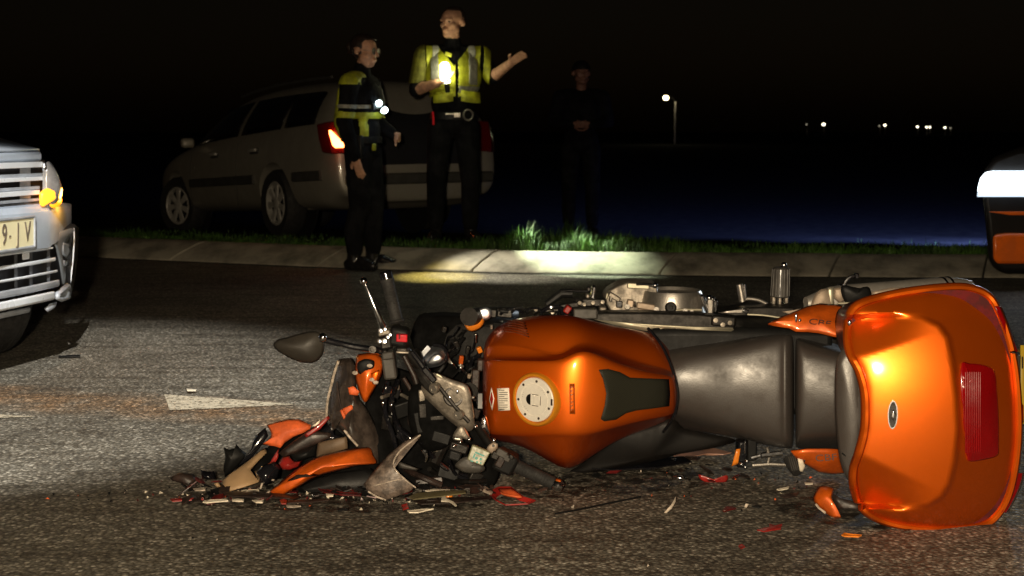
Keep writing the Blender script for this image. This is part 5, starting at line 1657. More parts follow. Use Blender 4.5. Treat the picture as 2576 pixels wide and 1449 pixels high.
# ================================================================ silver-white car at the left edge
VY = lambda px: 5.0 + .0024 * px if px < 130 else 5.0 + .0024 * 130 + .0050 * (px - 130)
VANW = M('van_paint', (.52, .60, .72), .38, .25, .5, var=.06)
VCHR = M('grille_chrome', (.80, .85, .92), .28, .2, var=.03, rvar=.03)
VDARK = M('grille_dark', (.012, .012, .014), .5, var=.2)
VGREY = M('grille_grey', (.36, .39, .44), .45, .2, var=.15)
VPLATE = M('pale_yellow_plate', (.92, .85, .55), .45, var=.04)
van = thing('parked_car', 'silver car with lit amber indicator at the left edge of the road', 'car', G(-120, 930))


def vP(px, py, d=0.0):
    return P(px, py, VY(px) + d)


def vB(px, py, d=0.0):
    """the same, but set back along the car"""
    return P(px, py, VY(px)) + Vector((.78 * -d, .62 * d, 0))


def vstrip(name, x0, x1, ya, yb, d0, d1, m, slope=0.0, par=van, n=8, bevel=.004):
    """a bar of the front, running along its face from x0 to x1; d is depth behind the face"""
    secs = []
    for t in np.linspace(0, 1, n):
        x = x0 + (x1 - x0) * t
        k = (335 - 335) + slope * (x - 0)
        f = VY(0) / VY(x)
        y_a, y_b = 335 + (ya - 335) * f, 335 + (yb - 335) * f
        secs.append([vP(x, y_a, d0), vP(x, y_b, d0), vP(x, y_b, d1), vP(x, y_a, d1)])
    return MB().loft(secs).build(name, m, par, bevel=bevel)


XL = -420
vstrip('grille_void', XL, 112, 405, 520, .06, .09, VDARK)
vstrip('bonnet_edge', XL, 104, 384, 410, .015, .30, VANW, bevel=.012)
# bonnet going back and up
secs = []
for d_, yy in ((.02, 383), (.12, 374), (.35, 352), (.8, 318), (1.0, 300)):
    secs.append([vB(x, 335 + (yy - 335) * VY(0) / VY(x), d_) for x in np.linspace(XL, 106, 8)])
MB().loft(secs, closed=False, cap=False).build('bonnet', VANW, van, solid=.01)
for (ya, yb, d0, m) in ((410, 425, -.012, VCHR), (440, 449, .010, VGREY), (449, 460, -.012, VCHR), (474, 483, .010, VGREY), (484, 497, -.012, VCHR), (506, 514, .0, VGREY)):
    vstrip('grille_slat', XL, 107 if yb < 480 else 100, ya, yb, d0, d0 + .03, m, bevel=.002)
for x in (-330, -190, -60, 50):
    vstrip('grille_post', x, x + 27, 412, 515, .025, .05, VGREY, n=2, bevel=.002)
# lamp with indicator
lampm = M('lamp_glass', (.35, .34, .34), .18, .2, .8, var=.2)
IND = M('indicator_glow', (.9, .35, .02), .3, emit=(1.0, .34, .02), es=2.3, var=0, rvar=0)
IND2 = M('indicator_glow_low', (.9, .30, .02), .3, emit=(1.0, .34, .01), es=1.5, var=0, rvar=0)
lamp = shell('headlamp', [vP(x, y, .0) for x, y in catmull([(108, 414), (122, 420), (132, 446), (142, 476), (138, 500), (118, 520), (106, 512), (106, 470)], 3)], lampm, van, .03, .02, 4)
shell('indicator', [vP(x, y, -.03) for x, y in catmull([(100, 486), (112, 479), (128, 473), (140, 472), (142, 484), (134, 500), (118, 507), (102, 516), (99, 505)], 3)], IND, lamp, .02, .01, 4)
shell('indicator_lower', [vP(x, y, -.03) for x, y in catmull([(121, 512), (134, 505), (147, 500), (150, 506), (140, 516), (127, 521)], 3)], IND2, lamp, .01, .01, 3)
MB().ball(vP(111, 420, -.02), (.012, .01, .02), 10, 6).build('lamp_clip', CHROME, lamp)
# bumper
secs = []
for x in list(np.linspace(XL, 120, 8)) + [145, 165, 176, 180]:
    f = VY(0) / VY(x)
    drop = 0 if x < 120 else (x - 120) * .25
    wrap = 0 if x < 120 else ((x - 120) / 60) ** 2 * .22
    cut = 0 if x < 128 else (x - 128) * .62
    tp, bt = 335 + (516 - 335) * f + drop, 335 + (640 - 335) * f - cut
    secs.append([vP(x, tp, .05 + wrap), vP(x, tp + 10, -.02 + wrap), vP(x, tp + 26, -.05 + wrap), vP(x, (tp + bt) / 2 + 10, -.052 + wrap), vP(x, bt, -.035 + wrap), vP(x, bt, .10 + wrap)])
MB().loft(secs).build('bumper', VANW, van)
# number plate
f87 = VY(0) / VY(87)
plq = [(-245, 553), (87, 553), (87, 632), (-245, 632)]
pq = [vP(x, 335 + (y - 335) * VY(0) / VY(x), -.075) for x, y in plq]
plate = MB().loft([[p + Vector((.62 * d_ * 0, d_, 0)) for p in pq] for d_ in (0, .012)]).build('number_plate', VPLATE, van, bevel=.003)
b = MB()
for a, c in ((0, 1), (1, 2), (2, 3)):
    b.tube([pq[a] + Vector((0, -.002, 0)), pq[c] + Vector((0, -.002, 0))], .006, 8)
b.build('plate_frame', VGREY, plate)
pxd = (pq[1] - pq[0]).normalized()
pyd = (pq[0] - pq[3]).normalized()
pn = pxd.cross(pyd).normalized()
if pn.y > 0:
    pn = -pn
PLCH = M('plate_letter', (.16, .13, .10), .5, var=.1)
for ch, cx in (('9', 9), ('-', 23), ('J', 43), ('V', 67)):
    for t_ in np.linspace(0.4, 1, 400):
        c = pq[0].lerp(pq[1], t_).lerp(pq[3].lerp(pq[2], t_), .5)
        if 1288 + c.x / (c.y * math.cos(PITCH) + (CAM_H - c.z) * math.sin(PITCH)) * F_PX >= cx:
            break
    c = c + pn * .004
    text_mesh('plate_character', ch, .115 if ch != '-' else .07, PLCH, plate, frame(c, pxd, pyd), .0012, xs=.62)
# lower grille
vstrip('lower_void', XL, 150, 640, 735, .05, .08, VDARK)
vstrip('lower_panel', XL, 128, 628, 646, -.02, .04, VGREY)
for (ya, yb, x1) in ((670, 680, 140), (705, 712, 145), (641, 645, 134)):
    vstrip('lower_slat', XL, x1, ya, yb, -.03, .03, VCHR)
for x in (-300, -180, -70, 36, 74, 118):
    vstrip('lower_post', x, x + 8, 646, 735, .02, .04, M('post_dark', (.08, .085, .095), .5), n=2, bevel=.002)
vstrip('lower_sensor', 56, 74, 645, 663, -.02, .02, VCHR, n=2)
vstrip('skid_lip', XL, 150, 733, 752, -.05, .10, VGREY, bevel=.008)
vstrip('skid_plate', XL, 138, 760, 783, -.06, .12, VCHR, bevel=.008)
vstrip('skid_under', XL, 76, 788, 802, .02, .3, VGREY, bevel=.008)
# corner trim of the bumper with a fog lamp recess
vo = [(140, 582), (160, 570), (176, 562), (187, 572), (187, 600), (184, 650), (178, 700), (172, 732), (160, 742), (150, 700), (146, 650), (138, 615)]
ct = shell('corner_trim', [vP(x, y, .10 + max(0, (x - 150) / 40) ** 2 * .1) for x, y in vo], VDARK, van, .01, .02, 3)
for o_ in ([(132, 606), (150, 582), (178, 574), (186, 578), (166, 592), (152, 612), (158, 650), (165, 690), (165, 718), (156, 714), (148, 660), (140, 625)], [(156, 610), (170, 614), (176, 632), (166, 650), (156, 640)], [(158, 655), (170, 656), (166, 668), (158, 670)]):
    shell('trim_fin', [vP(x, y, .03) for x, y in o_], M('fin_grey', (.13, .145, .16), .5), ct, .003, .006, 3)
MB().tube([vP(x, y, .09) for x, y in ((186, 574), (187, 600), (184, 650), (178, 705), (172, 735))], .003, 6).build('trim_edge', VCHR, ct)
shell('corner_lip', [vP(x, y, .0) for x, y in ((140, 735), (168, 712), (172, 735), (168, 755), (155, 760), (138, 752))], VGREY, van, .02, .02, 3)
shell('tow_cover', [vP(x, y, .02) for x, y in ((110, 776), (122, 768), (138, 760), (135, 768), (116, 782))], VGREY, van, .01, .01, 2)
# tyre and the body behind
tc_ = Vector((-2.40, 5.62, 0))
ty = MB().lathe((tc_.x, tc_.y, .33), (.58, .81, 0), [(.20, -.10), (.30, -.105), (.325, -.08), (.33, -.045), (.322, -.04), (.33, -.035), (.332, -.004), (.323, 0), (.332, .004), (.33, .035), (.322, .04), (.33, .045), (.325, .08), (.30, .105), (.20, .10)], 48).build('tyre', RUBBER, van)
secs = []
dirb = Vector((-.78, .62, 0))
for d_, zt in ((.14, .86), (.9, .98), (1.1, 1.05), (1.7, 1.62), (2.6, 1.70), (3.8, 1.66), (4.3, 1.2)):
    base0, base1 = vB(-440, 600, 0) + dirb * d_, vB(150, 600, 0) + dirb * d_
    s = []
    for t, zz in ((0.0, .40), (0.0, min(zt, .98)), (.12, zt), (.88, zt), (1.0, min(zt, .98)), (1.0, .40)):
        q = base0.lerp(base1, t)
        s.append(Vector((q.x, q.y, zz - (.03 if d_ < .2 else 0))))
    secs.append(s)
MB().loft(secs).build('body', M('van_body', (.30, .31, .33), .4, .3, .5), van, bevel=.03)

# ================================================================ car at the right edge: lit strip lamp and orange stripes
pv = thing('patrol_car', 'dark car with white strip headlamp and orange stripes at the right edge', 'car', (4.0, 8.0, 0))
LEDM = M('led_strip', (1, 1, 1), .3, emit=(.80, .92, 1.0), es=4.0, var=0, rvar=0)
LEDP = M('led_prism', (.8, .85, .9), .2, emit=(.62, .80, 1.0), es=1.3, var=0, rvar=0)
PDARK = M('patrol_paint', (.010, .009, .009), .35, coat=.4, var=.2)
PORA = M('orange_stripe', (.75, .13, .004), .4, coat=.3, var=.1, emit=None)
YP = 8.0


def pprism(name, outline, Y, dep, m, par=pv, bevel=.008):
    return MB().loft([[P(x, y, Y) + Vector((dd * .44, dd, 0)) for x, y in outline] for dd in (0, dep)]).build(name, m, par, bevel=bevel)


pprism('body', [(2486, 660), (2478, 560), (2470, 500), (2476, 425), (2500, 395), (2560, 372), (2700, 360), (3100, 350), (3110, 690), (2520, 690)], YP + .06, 2.2, PDARK, bevel=.04)
pprism('headlamp_strip', [(2459, 484), (2460, 470), (2466, 448), (2478, 434), (2495, 431), (2900, 431), (2900, 484)], YP - .02, .08, LEDM)
pprism('lamp_prisms', [(2459, 485), (2900, 485), (2900, 495), (2458, 495)], YP - .01, .07, LEDP, bevel=.002)
pprism('thin_stripe', [(2487, 533), (2900, 530), (2900, 541), (2540, 541)], YP + .03, .06, PORA, bevel=.002)
pprism('broad_stripe', [(2497, 592), (2530, 588), (2900, 588), (2900, 664), (2510, 664), (2498, 655)], YP - .02, .10, PORA, bevel=.02)
for cx in (2700, 3050):
    wp = P(cx, 690, YP + .5)
    MB().lathe((wp.x + .4, YP + .9, .31), (.92, -.4, 0), [(.2, -.1), (.29, -.1), (.31, -.06), (.31, .06), (.29, .1), (.2, .1)], 32).build('tyre', RUBBER, pv)

# ================================================================ silver estate car on the verge
car_loc = Vector((-2.215, 13.35, -.05))
est = thing('estate_car', 'silver estate car parked on the verge behind the kerb', 'car', (0, 0, 0))
hd = R(125)
tilt = R(3.2)
CM = Matrix.Translation(car_loc) @ Matrix.Rotation(hd, 4, 'Z') @ Matrix.Rotation(tilt, 4, 'Y')
est.matrix_world = CM
SILV = M('silver_paint', (.34, .315, .26), .42, .45, .35, var=.08, vs_=3)
GLASS = M('tinted_glass', (.006, .006, .007), .12, coat=.3, var=.1)
TRIMM = M('trim_black', (.05, .048, .042), .5, var=.15)
HUBM = M('hubcap', (.50, .48, .43), .4, .4, var=.15)
TAILL = M('tail_lamp', (.10, .004, .004), .2, coat=.4, var=.05)
TAILG = M('tail_glow', (1, .3, .1), .3, emit=(1.0, .22, .05), es=16.0, var=0, rvar=0)


def cl_(o):
    """a part authored in the car's own frame"""
    o.parent = est
    return o


ST = [  # x, half width factor, belt z, roof side z, roof y, roof z
    (-2.50, .86, .80, .84, .60, .86), (-2.46, .93, .90, .97, .66, 1.00), (-2.34, .97, .94, 1.14, .64, 1.18), (-2.18, .985, .96, 1.29, .60, 1.34), (-2.02, .99, .96, 1.325, .58, 1.385),
    (-1.5, 1.0, .955, 1.345, .57, 1.42), (-1.0, 1.0, .945, 1.355, .57, 1.435), (-.4, 1.0, .935, 1.35, .57, 1.43), (.1, 1.0, .925, 1.31, .56, 1.39), (.4, 1.0, .92, 1.23, .56, 1.31),
    (.75, .995, .915, 1.07, .59, 1.13), (1.02, .985, .91, .95, .62, .985), (1.3, .975, .88, .905, .63, .935), (1.7, .94, .80, .83, .60, .87), (2.0, .87, .69, .73, .54, .77), (2.16, .76, .58, .61, .46, .64), (2.20, .70, .50, .53, .42, .55)]


def car_section(s):
    x, k, bz, rs, ry, rz = s
    low = .23 if -2.2 < x < 2.1 else .30
    half = [(.0, low), (.70 * k, low), (.84 * k, low + .09), (.880 * k, .50 if bz > .6 else .42), (.885 * k, .66 if bz > .75 else bz * .85), (.872 * k, (.66 + bz) / 2 if bz > .75 else bz * .93), (.845 * k, bz), (ry + .055, rs), (ry - .08, rz - .012), (ry * .4, rz + .012)]
    pts = [Vector((x, y, z)) for y, z in half] + [Vector((x, 0, rz + .018))] + [Vector((x, -y, z)) for y, z in half[:0:-1]]
    return pts


body = MB().loft([car_section(s) for s in ST]).build('body', SILV, None, sub=0)
md = body.modifiers.new('sub', 'SUBSURF')
md.levels = md.render_levels = 2
cut = MB()
for ax_ in (-1.29, 1.29):
    for s in (-1, 1):
        cut.lathe((ax_, s * .62, .33), (0, s, 0), [(.365, 0), (.365, .5)], 40)
cuto = cut.build('cutter', SILV, None, weld=False)
bm_ = body.modifiers.new('arch', 'BOOLEAN')
bm_.object = cuto
bm_.operation = 'DIFFERENCE'
bm_.solver = 'EXACT'
dg = bpy.context.evaluated_depsgraph_get()
nm_ = bpy.data.meshes.new_from_object(body.evaluated_get(dg))
body.modifiers.clear()
body.data = nm_
nm_.shade_smooth()
nm_.set_sharp_from_angle(angle=R(40))
bpy.data.objects.remove(cuto)
cl_(body)


def flank(x, v, off=.006, side=1):
    """point on the glasshouse side: v 0 at the belt, 1 at the roof edge"""
    S = np.array([(s[0], .845 * s[1], s[2], s[4] + .055, s[3]) for s in ST])
    y0, z0, y1, z1 = (np.interp(x, S[:, 0], S[:, i]) for i in (1, 2, 3, 4))
    y = y0 + (y1 - y0) * v + .028 * math.sin(math.pi * v) * (1 if z1 - z0 > .2 else .3)
    return Vector((x, side * (y + off), z0 + (z1 - z0) * v))


for side in (1, -1):
    for x0, x1 in ((-2.10, -1.50), (-1.40, -.50), (-.40, .70)):
        n = 9
        secs = []
        for t in np.linspace(0, 1, n):
            x = x0 + (x1 - x0) * t
            lean_ = .10
            row = [flank(x - lean_ * v * (1 if x1 > .5 or x0 > -1.45 else -.2), v, .004, side) for v in (.10, .3, .5, .7, .90)]
            secs.append(row)
        cl_(MB().loft(secs, closed=False, cap=False).build('side_window', GLASS, None, solid=.006))
    # door trim strips, handles, shut lines
    for x0, x1 in ((-.86, .80), (-2.25, -1.72)):
        secs = []
        for t in np.linspace(0, 1, 8):
            x = x0 + (x1 - x0) * t
            k = np.interp(x, [s[0] for s in ST], [s[1] for s in ST])
            secs.append([Vector((x, side * (.870 * k), .50)), Vector((x, side * (.902 * k), .51)), Vector((x, side * (.902 * k), .585)), Vector((x, side * (.870 * k), .595))])
        cl_(MB().loft(secs).build('side_trim', TRIMM, None))
    for hx in (.10, -.88):
        cl_(MB().box((hx, side * .893, .825), (.17, .035, .030)).build('door_handle', HUBM, None, bevel=.01))
        cl_(MB().box((hx - .01, side * .878, .815), (.20, .012, .055)).build('handle_recess', TRIMM, None, bevel=.004))
    for x in (-.45, .78):
        pts = [Vector((x - (.0 if z < .9 else 0), side * (.8835 + .001), z)) for z in (.30, .5, .7)] + [Vector((x, side * .868, .83)), Vector((x, side * .847, .925))]
        cl_(MB().tube(pts, .004, 6).build('door_seam', TRIMM, None))
    cl_(MB().box((.72, side * .92, .97), (.09, .14, .10)).build('door_mirror', SILV, None, bevel=.03))
    cl_(MB().tube([flank(x, 1.06, .0, side) + Vector((0, -.05 * side, .075)) for x in (-1.95, -1.5, -.8, -.2, .1)], .014, 8).build('roof_rail', TRIMM, None))
    # wheels
    for ax_, turn in ((-1.29, 0), (1.29, R(16))):
        wm = Matrix.Translation((ax_, side * .78, .315)) @ Matrix.Rotation(turn, 4, 'Z')
        aw = wm.to_3x3() @ Vector((0, side, 0))
        c = wm.translation
        w_ = cl_(MB().lathe(c, aw, [(.19, -.10), (.29, -.10), (.312, -.07), (.315, 0), (.312, .07), (.29, .10), (.205, .088)], 40, cap=False).build('wheel', RUBBER, None))
        bb_ = MB().lathe(c, aw, [(.205, .05), (.205, .085), (.192, .092), (.180, .080), (.175, .03)], 40, cap=False)
        rim = bb_.build('wheel_rim', HUBM, None)
        rim.parent = w_
        a = aw.orthogonal().normalized()
        bbv = aw.cross(a)
        for k in range(7):
            th = 2 * math.pi * k / 7
            d = a * math.cos(th) + bbv * math.sin(th)
            e = -a * math.sin(th) + bbv * math.cos(th)
            q0, q1 = c + d * .03 + aw * .080, c + d * .185 + aw * .083
            sp_ = MB().add([q0 - e * .020, q0 + e * .020, q1 + e * .036, q1 - e * .036, q0 - e * .020 - aw * .02, q0 + e * .020 - aw * .02, q1 + e * .036 - aw * .02, q1 - e * .036 - aw * .02], [(0, 1, 2, 3), (7, 6, 5, 4), (0, 4, 5, 1), (1, 5, 6, 2), (2, 6, 7, 3), (3, 7, 4, 0)]).build('wheel_spoke', HUBM, None, bevel=.005)
            sp_.parent = w_
        hb_ = MB().lathe(c, aw, [(.055, .06), (.055, .084), (.040, .092), (0, .094)], 24).build('hub_cap', HUBM, None)
        hb_.parent = w_
        dk = MB().lathe(c, aw, [(.19, .035), (.19, .045), (0, .045)], 32).build('brake_back', VDARK, None)
        dk.parent = w_
        cl_(MB().lathe((ax_, side * .60, .33), (0, side, 0), [(.36, .0), (.36, .01), (0, .01)], 32).build('wheel_arch_liner', VDARK, None))
    # tail lamp
    tl_ = cl_(MB().loft([[Vector((x, side * y, z)) for x, y, z in r_] for r_ in (
        ((-2.290, .868, .74), (-2.430, .842, .72), (-2.515, .74, .72), (-2.515, .56, .74), (-2.430, .56, .74)),
        ((-2.230, .868, .86), (-2.390, .850, .86), (-2.500, .76, .86), (-2.505, .56, .88), (-2.410, .56, .88)),
        ((-2.190, .862, .99), (-2.330, .848, 1.00), (-2.455, .76, 1.01), (-2.470, .62, 1.01), (-2.330, .62, 1.01)))]).build('tail_lamp', TAILL, None, bevel=.012))
    if side == 1:
        gl_ = MB().loft([[Vector(q_) for q_ in r_] for r_ in (((-2.462, .826, .775), (-2.520, .735, .775), (-2.514, .735, .80), (-2.456, .828, .80)), ((-2.440, .838, .80), (-2.495, .790, .80), (-2.488, .795, .85), (-2.430, .845, .85)), ((-2.415, .850, .89), (-2.440, .842, .89), (-2.434, .844, .925), (-2.410, .852, .925)))]).build('lit_bulb_window', TAILG, None)
        gl_.parent = tl_
cl_(MB().loft([[Vector((x, y * k, z)) for x, k, z in ((-2.500, 1.0, .62), (-2.515, 1.0, .80), (-2.478, .98, .99), (-2.355, .95, 1.16), (-2.205, .88, 1.31), (-2.12, .88, 1.31), (-2.30, .95, 1.10), (-2.42, 1.0, .62))] for y in (-.58, -.3, 0, .3, .58)]).build('rear_shade_panel', VDARK, None, bevel=.01))  # dark panel laid over the tailgate, stands in for shade on the rear
cl_(MB().box((-2.49, 0, .50), (.10, 1.50, .10)).build('rear_bumper_trim', TRIMM, None, bevel=.02))
cl_(MB().loft([[Vector((.42, y, 1.31)), Vector((1.0, y * 1.12, 1.01)), Vector((.99, y * 1.12, 1.00)), Vector((.41, y, 1.30))] for y in (-.55, 0, .55)]).build('windscreen', GLASS, None))

# ================================================================ distant lamps
LAMPW = M('lamp_light', (1, .9, .6), .3, emit=(1.0, .83, .45), es=14.0, var=0, rvar=0)
POLE = M('galvanised_pole', (.40, .38, .33), .5, .6, var=.1)


def lamp_post(px, py_head, py_base, Y, pole_px, r_, label, glow=LAMPW, pw=.07, light=0.0, group='street lamps on the dark horizon'):
    base = P(pole_px, py_base, Y)
    base.z = verge_z(0, 200)
    head = P(px, py_head, Y)
    t = thing('street_lamp', label, 'street lamp', base, group)
    top = Vector((base.x, base.y, head.z - (.35 if light else .05)))
    b = MB()
    b.tube([base, base.lerp(top, .5), top], [pw * 1.4, pw * 1.1, pw], 10)
    b.build('pole', POLE, t)
    b = MB()
    b.tube(catmull([tuple(top), tuple(top.lerp(head, .35) + Vector((0, 0, .22 if light else .03))), tuple(head + Vector((0, 0, r_ * .9)))], 4, False), pw * .5, 8)
    b.build('arm', STEEL_DK, t)
    MB().ball(head, (r_, r_, r_ * .8), 14, 9).build('lantern', glow, t)
    if light:
        point('street_lamp_light', head + Vector((0, -1.0, -.3)), light, (1, .85, .55), .2)
    return t


lamp_post(1675, 246, 330, 120, 1698, .25, 'street lamp with bright round light and pole right of the officers', light=60)
for i, (x, y, r_, lb_) in enumerate(((2072, 313, .50, 'brightest far-off lamp of the row on the right horizon'), (2029, 313, .22, 'faint far-off lamp left of the brightest one'), (2226, 315, .40, 'far-off lamp at the middle of the right horizon'), (2212, 317, .22, 'dim far-off lamp just left of the middle one'), (2308, 319, .34, 'far-off lamp left of a close pair on the right horizon'), (2331, 320, .30, 'left far-off lamp of the close pair'), (2339, 320, .30, 'right far-off lamp of the close pair'), (2377, 321, .32, 'far-off lamp right of the close pair'), (2391, 322, .22, 'faint rightmost lamp on the dark horizon'))):
    dimm = M('far_lamp_light', (1, .95, .8), .3, emit=(1.0, .90, .66), es=5.0 if r_ > .29 and 'faint' not in lb_ and 'dim' not in lb_ else .6, var=0, rvar=0)
    lamp_post(x, y, 330, 420, x + 1, r_, lb_, dimm, .10)

# ================================================================ people
SKIN = M('skin', (.50, .27, .17), .55, var=.15, vs_=30)
HAIR = M('dark_hair', (.022, .012, .008), .5, var=.3, vs_=60, bump=.4, bs=120)
CLOTH = M('black_uniform', (.006, .006, .007), .9, spec=.12, var=.3, vs_=12, bump=.5, bs=22)
CLOTH2 = M('dark_trousers', (.008, .008, .009), .9, spec=.12, var=.3, vs_=10, bump=.6, bs=18)
BOOT = M('polished_boot', (.012, .011, .011), .25, coat=.3, var=.3, vs_=30)
HIVIS = M('hi_vis_yellow', (.34, .36, .014), .6, var=.25, vs_=12, bump=.6, bs=26)
REFL = M('reflective_grey', (.24, .24, .20), .45, var=.2, vs_=30, bump=.4, bs=30)
LITE = M('torch_glow', (1, 1, .9), .3, emit=(1.0, .97, .62), es=22.0, var=0, rvar=0)
LITC = M('cool_torch_glow', (1, 1, 1), .3, emit=(.72, .93, 1.0), es=14.0, var=0, rvar=0)
FROSTY = M('frosted_torch', (1, 1, .9), .3, emit=(1.0, .95, .35), es=5.0, var=0, rvar=0)


def capsule(b, p0, r0, p1, r1, seg=12):
    p0, p1 = Vector(p0), Vector(p1)
    d = (p1 - p0)
    if d.length < 1e-6:
        b.ball(p0, r0, seg, 8)
        return
    u = d.normalized()
    pts, rr = [], []
    for a in (-85, -60, -30):
        pts.append(p0 + u * r0 * math.sin(R(a)))
        rr.append(r0 * math.cos(R(a)))
    pts += [p0, p0 + d * .5, p1]
    rr += [r0, (r0 + r1) / 2, r1]
    for a in (30, 60, 85):
        pts.append(p1 + u * r1 * math.sin(R(a)))
        rr.append(r1 * math.cos(R(a)))
    # plain straight frames
    a_ = u.orthogonal().normalized()
    b_ = u.cross(a_)
    secs = [[p + (a_ * math.cos(2 * math.pi * k / seg) + b_ * math.sin(2 * math.pi * k / seg)) * r for k in range(seg)] for p, r in zip(pts, rr)]
    b.loft(secs)


def seg_dist(p, a, r0, c, r1):
    d = c - a
    L2 = d.length_squared
    t = 0 if L2 < 1e-9 else max(0, min(1, (p - a).dot(d) / L2))
    return (p - (a + d * t)).length - (r0 + (r1 - r0) * t)


class Figure:
    """one continuous body grown from tapered limbs; frame: x = to the figure's left, y = forward, z = up"""

    def __init__(self):
        self.prims = []

    def cap(self, kind, p0, r0, p1, r1):
        self.prims.append((kind, Vector(p0), r0, Vector(p1), r1, None))

    def ell(self, kind, c, r):
        self.prims.append((kind, Vector(c), 0, Vector(c), 0, Vector(r)))

    def hand(self, kind, wrist, dirv, palm_n, side, curl=.5, scale=1.0):
        w, d, n = Vector(wrist), Vector(dirv).normalized(), Vector(palm_n).normalized()
        s = d.cross(n).normalized() * side
        k = scale
        for o_ in (-.024, -.008, .008, .024):
            self.cap(kind, w + s * o_ * .6 * k, .017 * k, w + d * .085 * k + s * o_ * k, .014 * k)
        lens = (.062, .075, .080, .068)
        for i, o_ in enumerate((-.028, -.0095, .0095, .028)):
            b0 = w + d * .092 * k + s * o_ * k
            d1 = (d + n * curl * .5 + s * o_ * 2.0).normalized()
            b1 = b0 + d1 * lens[i] * .5 * k
            d2 = (d + n * curl * 1.6).normalized()
            b2 = b1 + d2 * lens[i] * .55 * k
            self.cap(kind, b0, .0098 * k, b1, .0090 * k)
            self.cap(kind, b1, .0090 * k, b2, .0078 * k)
        t0 = w + d * .025 * k + s * .030 * k
        t1 = t0 + (d * .6 + s * .7 + n * .3).normalized() * .045 * k
        t2 = t1 + (d * .9 + s * .2 + n * .4).normalized() * .035 * k
        self.cap(kind, t0, .014 * k, t1, .0115 * k)
        self.cap(kind, t1, .0115 * k, t2, .009 * k)

    def head(self, c, yaw=0.0, pitch=0.0, k=1.0):
        q = Euler((pitch, 0, yaw)).to_matrix()
        c = Vector(c)

        def at(x, y, z):
            return c + q @ Vector((x, y, z)) * k
        self.headq, self.headc, self.headk = q, c, k
        S = 'skin'
        self.cap(S, at(0, -.018, .040), .078 * k, at(0, .022, .030), .074 * k)     # skull
        self.cap(S, at(0, .030, -.020), .062 * k, at(0, .045, -.060), .047 * k)    # face
        self.cap(S, at(0, .050, -.085), .032 * k, at(0, .062, -.092), .022 * k)    # chin
        for s in (-1, 1):
            self.cap(S, at(s * .040, .020, -.055), .034 * k, at(s * .020, .050, -.088), .026 * k)  # jaw
            self.cap(S, at(s * .045, .060, -.020), .022 * k, at(s * .035, .065, -.030), .02 * k)  # cheek
            self.cap(S, at(s * .015, .090, .018), .012 * k, at(s * .045, .078, .016), .012 * k)    # brow
            self.cap(S, at(s * .078, -.010, .012), .012 * k, at(s * .084, -.018, -.006), .018 * k)  # ear
            self.cap(S, at(s * .086, -.020, .015), .010 * k, at(s * .078, -.004, -.025), .008 * k)
        self.cap(S, at(0, .096, .012), .009 * k, at(0, .116, -.026), .013 * k)      # nose
        self.cap(S, at(-.016, .092, -.056), .009 * k, at(.016, .092, -.056), .009 * k)  # upper lip
        self.cap(S, at(-.013, .089, -.067), .010 * k, at(.013, .089, -.067), .010 * k)  # lower lip

    def at_head(self, x, y, z):
        return self.headc + self.headq @ Vector((x, y, z)) * self.headk

    def build(self, name, label, loc, yaw, mats, voxel=.0075, group=None):
        """mats: dict kind -> material; returns the body object, vertices in the figure's own frame"""
        b = MB()
        for kd, p0, r0, p1, r1, e in self.prims:
            if e is not None:
                b.ball(p0, e, 20, 14)
            else:
                capsule(b, p0, r0, p1, r1)
        o = b.build('tmp_body', SKIN, None, weld=False)
        m1 = o.modifiers.new('remesh', 'REMESH')
        m1.mode = 'VOXEL'
        m1.voxel_size = voxel
        m2 = o.modifiers.new('smooth', 'SMOOTH')
        m2.factor = .5
        m2.iterations = 4
        dg = bpy.context.evaluated_depsgraph_get()
        me = bpy.data.meshes.new_from_object(o.evaluated_get(dg))
        bpy.data.objects.remove(o)
        me.materials.clear()
        kinds = list(mats.keys())
        for k in kinds:
            me.materials.append(mats[k])
        # vectorised nearest limb
        n = len(me.polygons)
        cen = np.empty(n * 3)
        me.polygons.foreach_get('center', cen)
        cen = cen.reshape(-1, 3)
        best = np.full(n, 1e9)
        lab = np.zeros(n, int)
        for kd, p0, r0, p1, r1, e in self.prims:
            a, c = np.array(p0), np.array(p1)
            if e is not None:
                dd = (np.linalg.norm((cen - a) / np.array(e), axis=1) - 1) * min(e)
            else:
                d = c - a
                L2 = max(1e-9, d @ d)
                t = np.clip((cen - a) @ d / L2, 0, 1)
                dd = np.linalg.norm(cen - (a + t[:, None] * d), axis=1) - (r0 + (r1 - r0) * t)
            mk = dd < best
            best = np.where(mk, dd, best)
            lab = np.where(mk, kinds.index(kd.split('/')[0]), lab)
        me.polygons.foreach_set('material_index', lab)
        me.shade_smooth()
        ob = bpy.data.objects.new(name, me)
        COL.objects.link(ob)
        ob.location = loc
        ob.rotation_euler = (0, 0, yaw)
        ob.scale = (-1, 1, 1)      # figures are laid out with x to their own left
        tag(ob, label, 'person', group)
        self.me, self.ob, self.cen, self.lab, self.kinds = me, ob, cen, lab, kinds
        nr = np.empty(n * 3)
        me.polygons.foreach_get('normal', nr)
        self.nor = nr.reshape(-1, 3)
        return ob

    def wear(self, name, mask, m, off=.006, thick=.004):
        """clothing laid over the faces of the body picked by mask"""
        bm = bmesh.new()
        bm.from_mesh(self.me)
        bm.faces.ensure_lookup_table()
        bm.normal_update()
        for v in bm.verts:
            v.co += v.normal * off
        dele = [f for f in bm.faces if not mask[f.index]]
        bmesh.ops.delete(bm, geom=dele, context='FACES')
        for _ in range(2):
            bd = [v for v in bm.verts if v.is_boundary]
            bmesh.ops.smooth_vert(bm, verts=bd, factor=.5, use_axis_x=True, use_axis_y=True, use_axis_z=True)
        me = bpy.data.meshes.new(name)
        bm.to_mesh(me)
        bm.free()
        me.materials.clear()
        me.materials.append(m)
